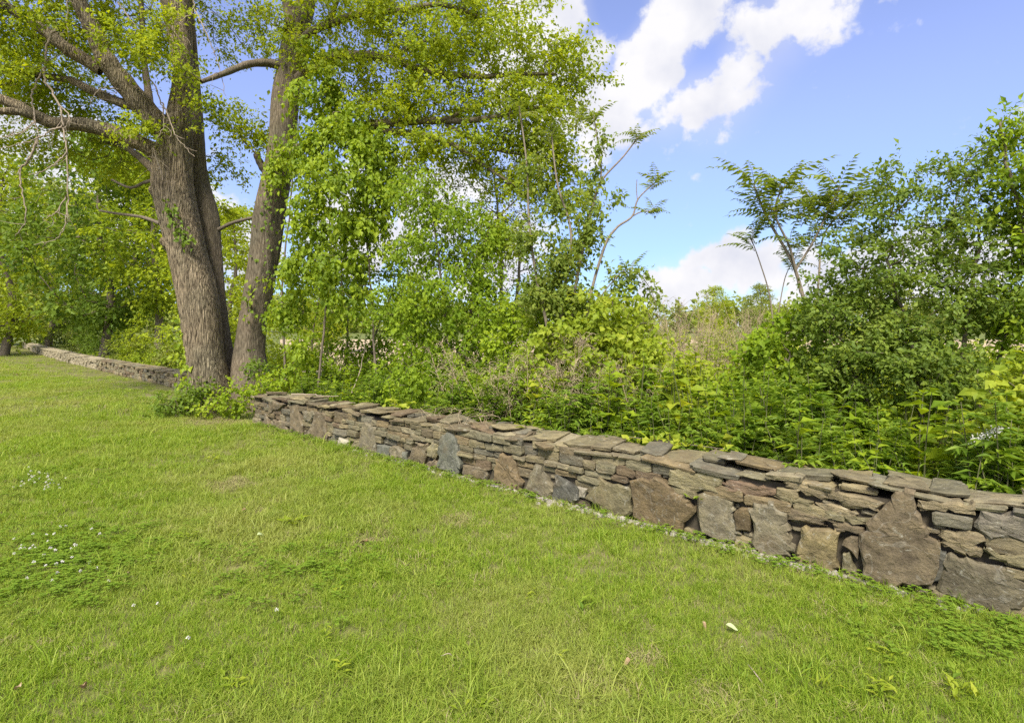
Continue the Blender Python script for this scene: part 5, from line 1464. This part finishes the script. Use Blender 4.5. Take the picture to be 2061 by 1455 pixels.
rgz = np.random.default_rng(90)
bare = [(G(740, 1095), .2), (G(470, 975), .22), (G(1300, 1340), .10), (G(1420, 1410), .10), (G(930, 1052), .15), (G(430, 850), .55)]
PT, SC = [], []
for y0, y1, den, s0 in ((1.7, 3.6, 900, 0.95), (3.6, 6, 480, 1.12), (6, 10, 200, 1.4), (10, 18, 60, 2.0), (18, 32, 16, 3.0), (32, 60, 5, 4.2)):
    w_ = 1.02 * y1 + 0.6
    n = int((y1 - y0) * 2 * w_ * den)
    p = np.stack([rgz.uniform(-w_, w_, n), rgz.uniform(y0, y1, n), np.zeros(n)], 1)
    p = p[(np.abs(p[:, 0]) < 1.02 * p[:, 1] + 0.6) & ((side(p) > 0.03) | (p[:, 1] > 13))]
    if y1 > 12:
        p = p[((p - A2) @ N2 > 0.3) | (p[:, 1] < 12)]
    keep = np.ones(len(p)); sc_ = np.ones(len(p))
    for c, r in bare:
        d = np.linalg.norm(p[:, :2] - c[:2], axis=1)
        k = np.clip(1 - d / (r * 1.6), 0, 1); keep -= 0.6 * k; sc_ -= 0.35 * k
    foot = np.clip(1 - (side(p) - 0.02) / 0.28, 0, 1) * (0.4 + 0.6 * vnoise(p[:, 0] * 3, p[:, 1] * 3, 3)); keep -= 0.8 * foot; sc_ -= 0.25 * foot
    pn = vnoise(p[:, 0] * 1.6 + 9, p[:, 1] * 1.6, 5); sc_ *= 0.72 + 0.55 * pn
    m = rgz.random(len(p)) < keep
    PT.append(p[m]); SC.append((s0 * sc_ * rgz.uniform(0.8, 1.25, len(p)))[m])
PT, SC = np.concatenate(PT), np.concatenate(SC)
nb_ = 0
for c, r in bare:
    m_ = int(170 * r * r * 9)
    q_ = np.stack([c[0] + rgz.normal(0, r * .8, m_), c[1] + rgz.normal(0, r * .8, m_), np.zeros(m_)], 1); q_ = q_[side(q_) > 0.05]
    PT = np.concatenate([PT, q_]); SC = np.concatenate([SC, rgz.uniform(.7, 1.2, len(q_))]); nb_ += len(q_)
n = len(PT)
far = np.clip(PT[:, 1] / 10.0, 1, 3.2)
scl = np.stack([SC, SC, SC / far ** 0.75], 1)
rot = np.stack([rgz.normal(0, .08, n), rgz.normal(0, .08, n), rgz.uniform(0, 6.28, n)], 1)
M_STRAWG = leaf_mat('dead_grass', [(0.26, 0.215, 0.11), (0.36, 0.31, 0.17), (0.30, 0.31, 0.10)], trans=0.25, gloss=0.0, warm=(1, 1, 1))
TUFTS = [tuft(600 + k, 24, 0.050, 0.03, 0.0031, M_GRASS, 0.9) for k in range(6)] + [tuft(610, 26, 0.105, 0.022, 0.0042, M_GRASS, 1.1), tuft(611, 16, 0.10, 0.04, 0.004, M_GRASS, 1.3), tuft(612, 22, 0.05, 0.045, 0.003, M_STRAWG, 2.2)]
VAR = np.where(rgz.random(n) < 0.014, rgz.integers(6, 8, n), rgz.integers(0, 6, n))
VAR[n - nb_:] = 8
VAR[:n - nb_][rgz.random(n - nb_) < 0.025] = 8
tag(scatter('grass', PT, rot, scl, VAR, TUFTS, M_GRASS), 'mown lawn grass in front of the walls', 'grass')
print('grass tufts', n)


def clover_tuft(seed):
    rng = np.random.default_rng(seed); lv = []
    for k in range(9):
        c = np.array([*rng.normal(0, .03, 2), rng.uniform(.02, .05)]); a0 = rng.uniform(0, 6.28)
        for j in range(3):
            a = a0 + j * 2.09
            lv.append(leaves_np(c[None], np.array([[math.cos(a), math.sin(a), .1]]), np.array([[0, 0, 1.0]]), [0.014], [0.014], rng, False, 0.0))
    v, f, r = join(lv)
    return bpy.data.objects.new('clover_tuft', mesh_np('clover_tuft', v, f, M_CLOVER, r))


cl = []
for c, rx, ry, n_ in ((G(70, 1120), .5, .35, 240), (G(170, 1170), .3, .2, 90), (G(60, 980), .5, .4, 120), (G(1990, 1285), .25, .12, 40), (G(1900, 1300), .2, .1, 20), (G(560, 1160), .4, .3, 60)):
    cl.append(np.stack([c[0] + rgz.normal(0, rx, n_), c[1] + rgz.normal(0, ry, n_), np.full(n_, .012)], 1))
sA = rgz.uniform(0.3, WL, 260); cl.append(np.array([W(s, -0.06 - abs(rgz.normal(0, .1)), 0.0) for s in sA]))
cl = np.concatenate(cl); cl = cl[side(cl) > 0.05]; n = len(cl)
tag(scatter('clover', cl, np.stack([np.zeros(n), np.zeros(n), rgz.uniform(0, 6.28, n)], 1), np.repeat(rgz.uniform(.8, 1.4, n)[:, None], 3, 1), rgz.integers(0, 3, n), [clover_tuft(700 + k) for k in range(3)], M_CLOVER), 'clover and creeping weeds low in the lawn', 'clover')


def pebble(seed):
    rng = np.random.default_rng(seed)
    v, f, c = prism(rect_poly(-.02, .02, -.014, .014, rng, .45), .012, .02, np.array([1., 0, 0]), np.array([0, 1., 0]), np.array([0, 0, 1.]), np.zeros(3), rng, bevel=.004, rough=.002, sub=0)
    return bpy.data.objects.new('pebble', mesh_np('pebble', v, f, M_GRAVEL))


sA = np.concatenate([rgz.uniform(3.2, WL, 300), rgz.normal(7.2, 0.7, 320), rgz.normal(8.4, .4, 150)]); gp = np.array([W(s, -0.03 - abs(rgz.normal(0, .05)), 0.004) for s in sA]); n = len(gp)
tag(scatter('gravel', gp, rgz.uniform(0, 6.28, (n, 3)) * [.1, .1, 1], np.repeat((rgz.random(n) ** 2 * 1.3 + .3)[:, None], 3, 1), rgz.integers(0, 4, n), [pebble(720 + k) for k in range(4)], M_GRAVEL), 'loose gravel and chips along the foot of the near wall', 'gravel')


# ------------------------------------------------------------------ small things on the lawn
def rosette_weed(px, py, lab, mat, seed, n=9, L=0.06, wr=0.32, up=0.5, name='lawn_weed'):
    rng = np.random.default_rng(seed)
    p = G(px, py)
    n = int(n * 1.6)
    az = np.arange(n) * 2.4 + rng.uniform(0, 6)
    d = np.stack([np.cos(az), np.sin(az), rng.uniform(up * .5, up * 1.5, n)], 1)
    LL = L * 0.85 * rng.uniform(.6, 1.25, n)
    v, f, r = leaves_np(np.stack([rng.normal(0, .03, n), rng.normal(0, .03, n), rng.uniform(.02, .06, n)], 1), d, np.tile([[0, 0, 1.]], (n, 1)), LL, LL * wr, rng, True, .2)
    tag(obj(name, mesh_np(name, v, f, mat, r), None, tuple(p)), lab, 'weed')


WEEDS = [(380, 1092, 'yellow-green weed alone in the lawn, left of the pale fallen leaf', M_WEEDY, 12, .085), (590, 1058, 'spread yellow-green weed in mid lawn beyond the pale fallen leaf', M_WEEDY, 14, .11), (385, 1168, 'pale upright weed with broad leaf in the left half of the lawn', M_WEEDY, 6, .06),
         (690, 1360, 'light green weed near the bottom edge, left of centre', M_WEEDY, 9, .06), (470, 1395, 'yellow leafy weed near the bottom edge in the left third', M_WEEDY, 10, .06), (1770, 1400, 'bright bushy weed near the bottom edge in the right part', M_WEEDY, 12, .07), (1940, 1410, 'tall light weed near the bottom right corner', M_WEEDY, 12, .075),
         (1740, 1245, 'drooping oval-leaved weed in front of the peaked slab', M_WEED, 8, .06), (1780, 1330, 'pale leafy weed between the peaked slab and the bottom edge', M_WEEDY, 10, .06), (1135, 1340, 'yellow single-leaved weed near the bottom centre', M_WEEDY, 3, .06), (960, 1435, 'broad-leaved weed at the bottom edge, centre', M_WEEDY, 6, .055),
         (1925, 1370, 'dark-stemmed green weed right of the bushy weed', M_WEED, 8, .06), (1175, 1235, 'narrow-leaved upright weed in the centre of the lawn', M_WEED, 7, .08), (690, 1195, 'small pale weed below the brown bare patch', M_WEEDY, 6, .05), (555, 1205, 'light weed next to the curled brown leaf', M_WEEDY, 5, .045),
         (430, 930, 'yellow weed in the shaded lawn left of the wall end', M_WEEDY, 10, .1), (1070, 1205, 'yellow weed in mid lawn left of the narrow-leaved weed', M_WEEDY, 7, .05), (660, 1290, 'light weed in the lower left lawn', M_WEEDY, 6, .05), (1600, 1370, 'coarse grass-like weed left of the bushy weed', M_WEED, 9, .09), (1650, 1395, 'coarse yellow grass tuft beside the bushy weed', M_WEEDY, 10, .09)]
for k_, (px, py, lab, mt, n_, L_) in enumerate(WEEDS):
    rosette_weed(px, py, lab, mt, 800 + k_, n_, L_, 0.12 if 'grass' in lab else 0.34, 1.2 if ('grass' in lab or 'upright' in lab or 'tall' in lab) else .5)
rosette_weed(990, 952, 'single tall dock leaf growing against the rusty slab of the wall', M_WEED, 850, 4, 0.14, .3, 2.5, 'dock_plant')
rosette_weed(1395, 1008, 'small leafy plant rooted between the olive block and the rusty slab', M_WEED, 851, 5, 0.06, .5, 1.0, 'wall_plant')
bpy.data.objects['wall_plant'].location = tuple(W(to_wall(1395, 1006)[0], -0.05, to_wall(1395, 1006)[1]))
for k_, (px, py, lab) in enumerate(((1475, 1090, 'dark grass tuft at the foot of the grey split slab'), (1640, 1140, 'dark grass tuft at the foot of the yellow-brown slab'), (1780, 1172, 'dark grass tuft at the left foot of the peaked slab'), (1840, 1180, 'dark grass tuft at the right foot of the peaked slab'), (1205, 1030, 'thin grass tuft against the olive upright slab'), (1930, 1212, 'grass tuft at the foot of the last big slab'))):
    p = G(px, py + 3)
    t_ = tuft(870 + k_, 60, 0.11, 0.035, 0.003, M_WEED, .6); t_.name = 'grass_tuft'; COL.objects.link(t_)
    t_.location = tuple(p); tag(t_, lab, 'grass tuft')

# clover flowers: one mesh, many single flowers
fr = np.random.default_rng(95)
n_ = 26
d = unit(fr.normal(size=(n_, 3)) + [0, 0, .5])
v, f, r = leaves_np(d * .003 + [0, 0, .055], d, fr.normal(size=(n_, 3)), np.full(n_, .009), np.full(n_, .005), fr, False, 0)
fm = mesh_np('blossom', v, f, M_PETAL, r)
a, b = polytube(np.array([[0, 0, 0.0], [.002, 0, .03], [0, 0, .055]]), [.001, .001, .001], 3)
sm = mesh_np('stalk', a, b, M_STEM, np.full(len(a), .5))
spots = [(x, y) for x, y in zip(fr.normal(75, 25, 34), fr.normal(978, 11, 34)) if x > 2] + [(x, y) for x, y in zip(fr.uniform(3, 190, 30), fr.normal(1125, 28, 30))] + [(270, 1232), (325, 1230), (218, 1188), (160, 1165), (195, 1090), (120, 1075), (372, 1305), (560, 1245)]
for px, py in spots:
    o = thing('clover_flower', 'one of the small white clover flowers dotting the left side of the lawn', 'flower', tuple(G(px, py)), 'white clover flowers in the lawn')
    o.rotation_euler = (fr.normal(0, .2), fr.normal(0, .2), fr.uniform(0, 6)); k = fr.uniform(.9, 1.2); o.scale = (k, k, k)
    obj('blossom', fm, o); obj('stalk', sm, o)


def fallen(px, py, lab, mat, L, W_, seed, rise=.02, name='fallen_leaf'):
    rng = np.random.default_rng(seed)
    m = 7
    u = np.linspace(0, 1, m); wd = W_ * np.sin(np.pi * np.clip(u, .04, .98)) ** .8 * .5
    zc = .035 + rise * np.sin(u * 3.0 + 1); cu = rng.uniform(.1, .5)
    rows = []
    for k in (-1, 0, 1):
        rows.append(np.stack([u * L, wd * k * (1 + rng.normal(0, .1, m)), zc + abs(k) * wd * cu], 1))
    v = np.concatenate(rows); i = np.arange(m - 1)
    f = np.concatenate([np.stack([i, i + 1, m + i + 1, m + i], 1), np.stack([m + i, m + i + 1, 2 * m + i + 1, 2 * m + i], 1)])
    o = obj(name, mesh_np(name, v, f, mat, np.full(len(v), rng.random())), None, tuple(G(px, py)))
    o.rotation_euler = (rng.normal(0, .25), rng.normal(0, .2), rng.uniform(0, 6.28)); tag(o, lab, 'leaf')


FALL = [(520, 1088, 'round pale leaf lying in the lawn, left of centre', M_PALEL, .055, .055), (565, 1213, 'curled tan leaf lying in the lawn below the pale round leaf', M_STRAW, .08, .03), (740, 1102, 'crumpled brown leaf on the bare patch in mid lawn', M_STRAW, .09, .05), (1466, 1272, 'whitish leaf standing in the grass in front of the wall', M_PALEL, .055, .03),
        (1495, 1325, 'narrow pale leaf lying in the right part of the lawn', M_PALEL, .06, .015), (45, 1400, 'small brown leaf in the bottom left corner of the lawn', M_STRAW, .04, .03), (178, 1398, 'curled brown leaf near the bottom left', M_STRAW, .035, .03), (495, 1034, 'small dark brown leaf in mid lawn', M_STRAW, .05, .03),
        (1265, 1345, 'reddish dead leaf near the bottom centre', M_STRAW, .035, .025), (1410, 1265, 'small brown leaf left of the whitish leaf', M_STRAW, .035, .02), (255, 1168, 'small buff leaf at the edge of the clover', M_STRAW, .035, .02), (975, 1190, 'tiny pinkish leaf in the centre lawn', M_STRAW, .03, .02)]
for k_, a_ in enumerate(FALL):
    fallen(*a_, seed=900 + k_)
for k_, (px, py, lab, ln) in enumerate(((1540, 1385, 'thin grey twig stuck in the grass near the bottom, right of centre', .12), (912, 1330, 'short pale twig in the grass near the bottom centre', .06), (400, 922, 'thin dark twig lying in the shaded lawn', .35), (425, 848, 'pale twig on the bare soil in front of the furrowed trunk', .3))):
    q = catmull(np.array([[0, 0, .01], [ln * .4, ln * .1, .05], [ln, -ln * .2, .04]]), 8)
    a, b = polytube(q, np.linspace(.004, .0015, 8), 4)
    o = obj('twig', mesh_np('twig', a, b, M_DEAD if k_ != 2 else M_TWIG), None, tuple(G(px, py))); o.rotation_euler = (0, 0, k_ * 1.7 + 2.0); tag(o, lab, 'twig')
tris = sum(len(p.vertices) - 2 for me in bpy.data.meshes if len(me.polygons) < 3000 for p in me.polygons) + sum(2 * len(me.polygons) for me in bpy.data.meshes if len(me.polygons) >= 3000)
print('stones', n_stone, 'approx triangles', tris, 'objects', len(bpy.data.objects))
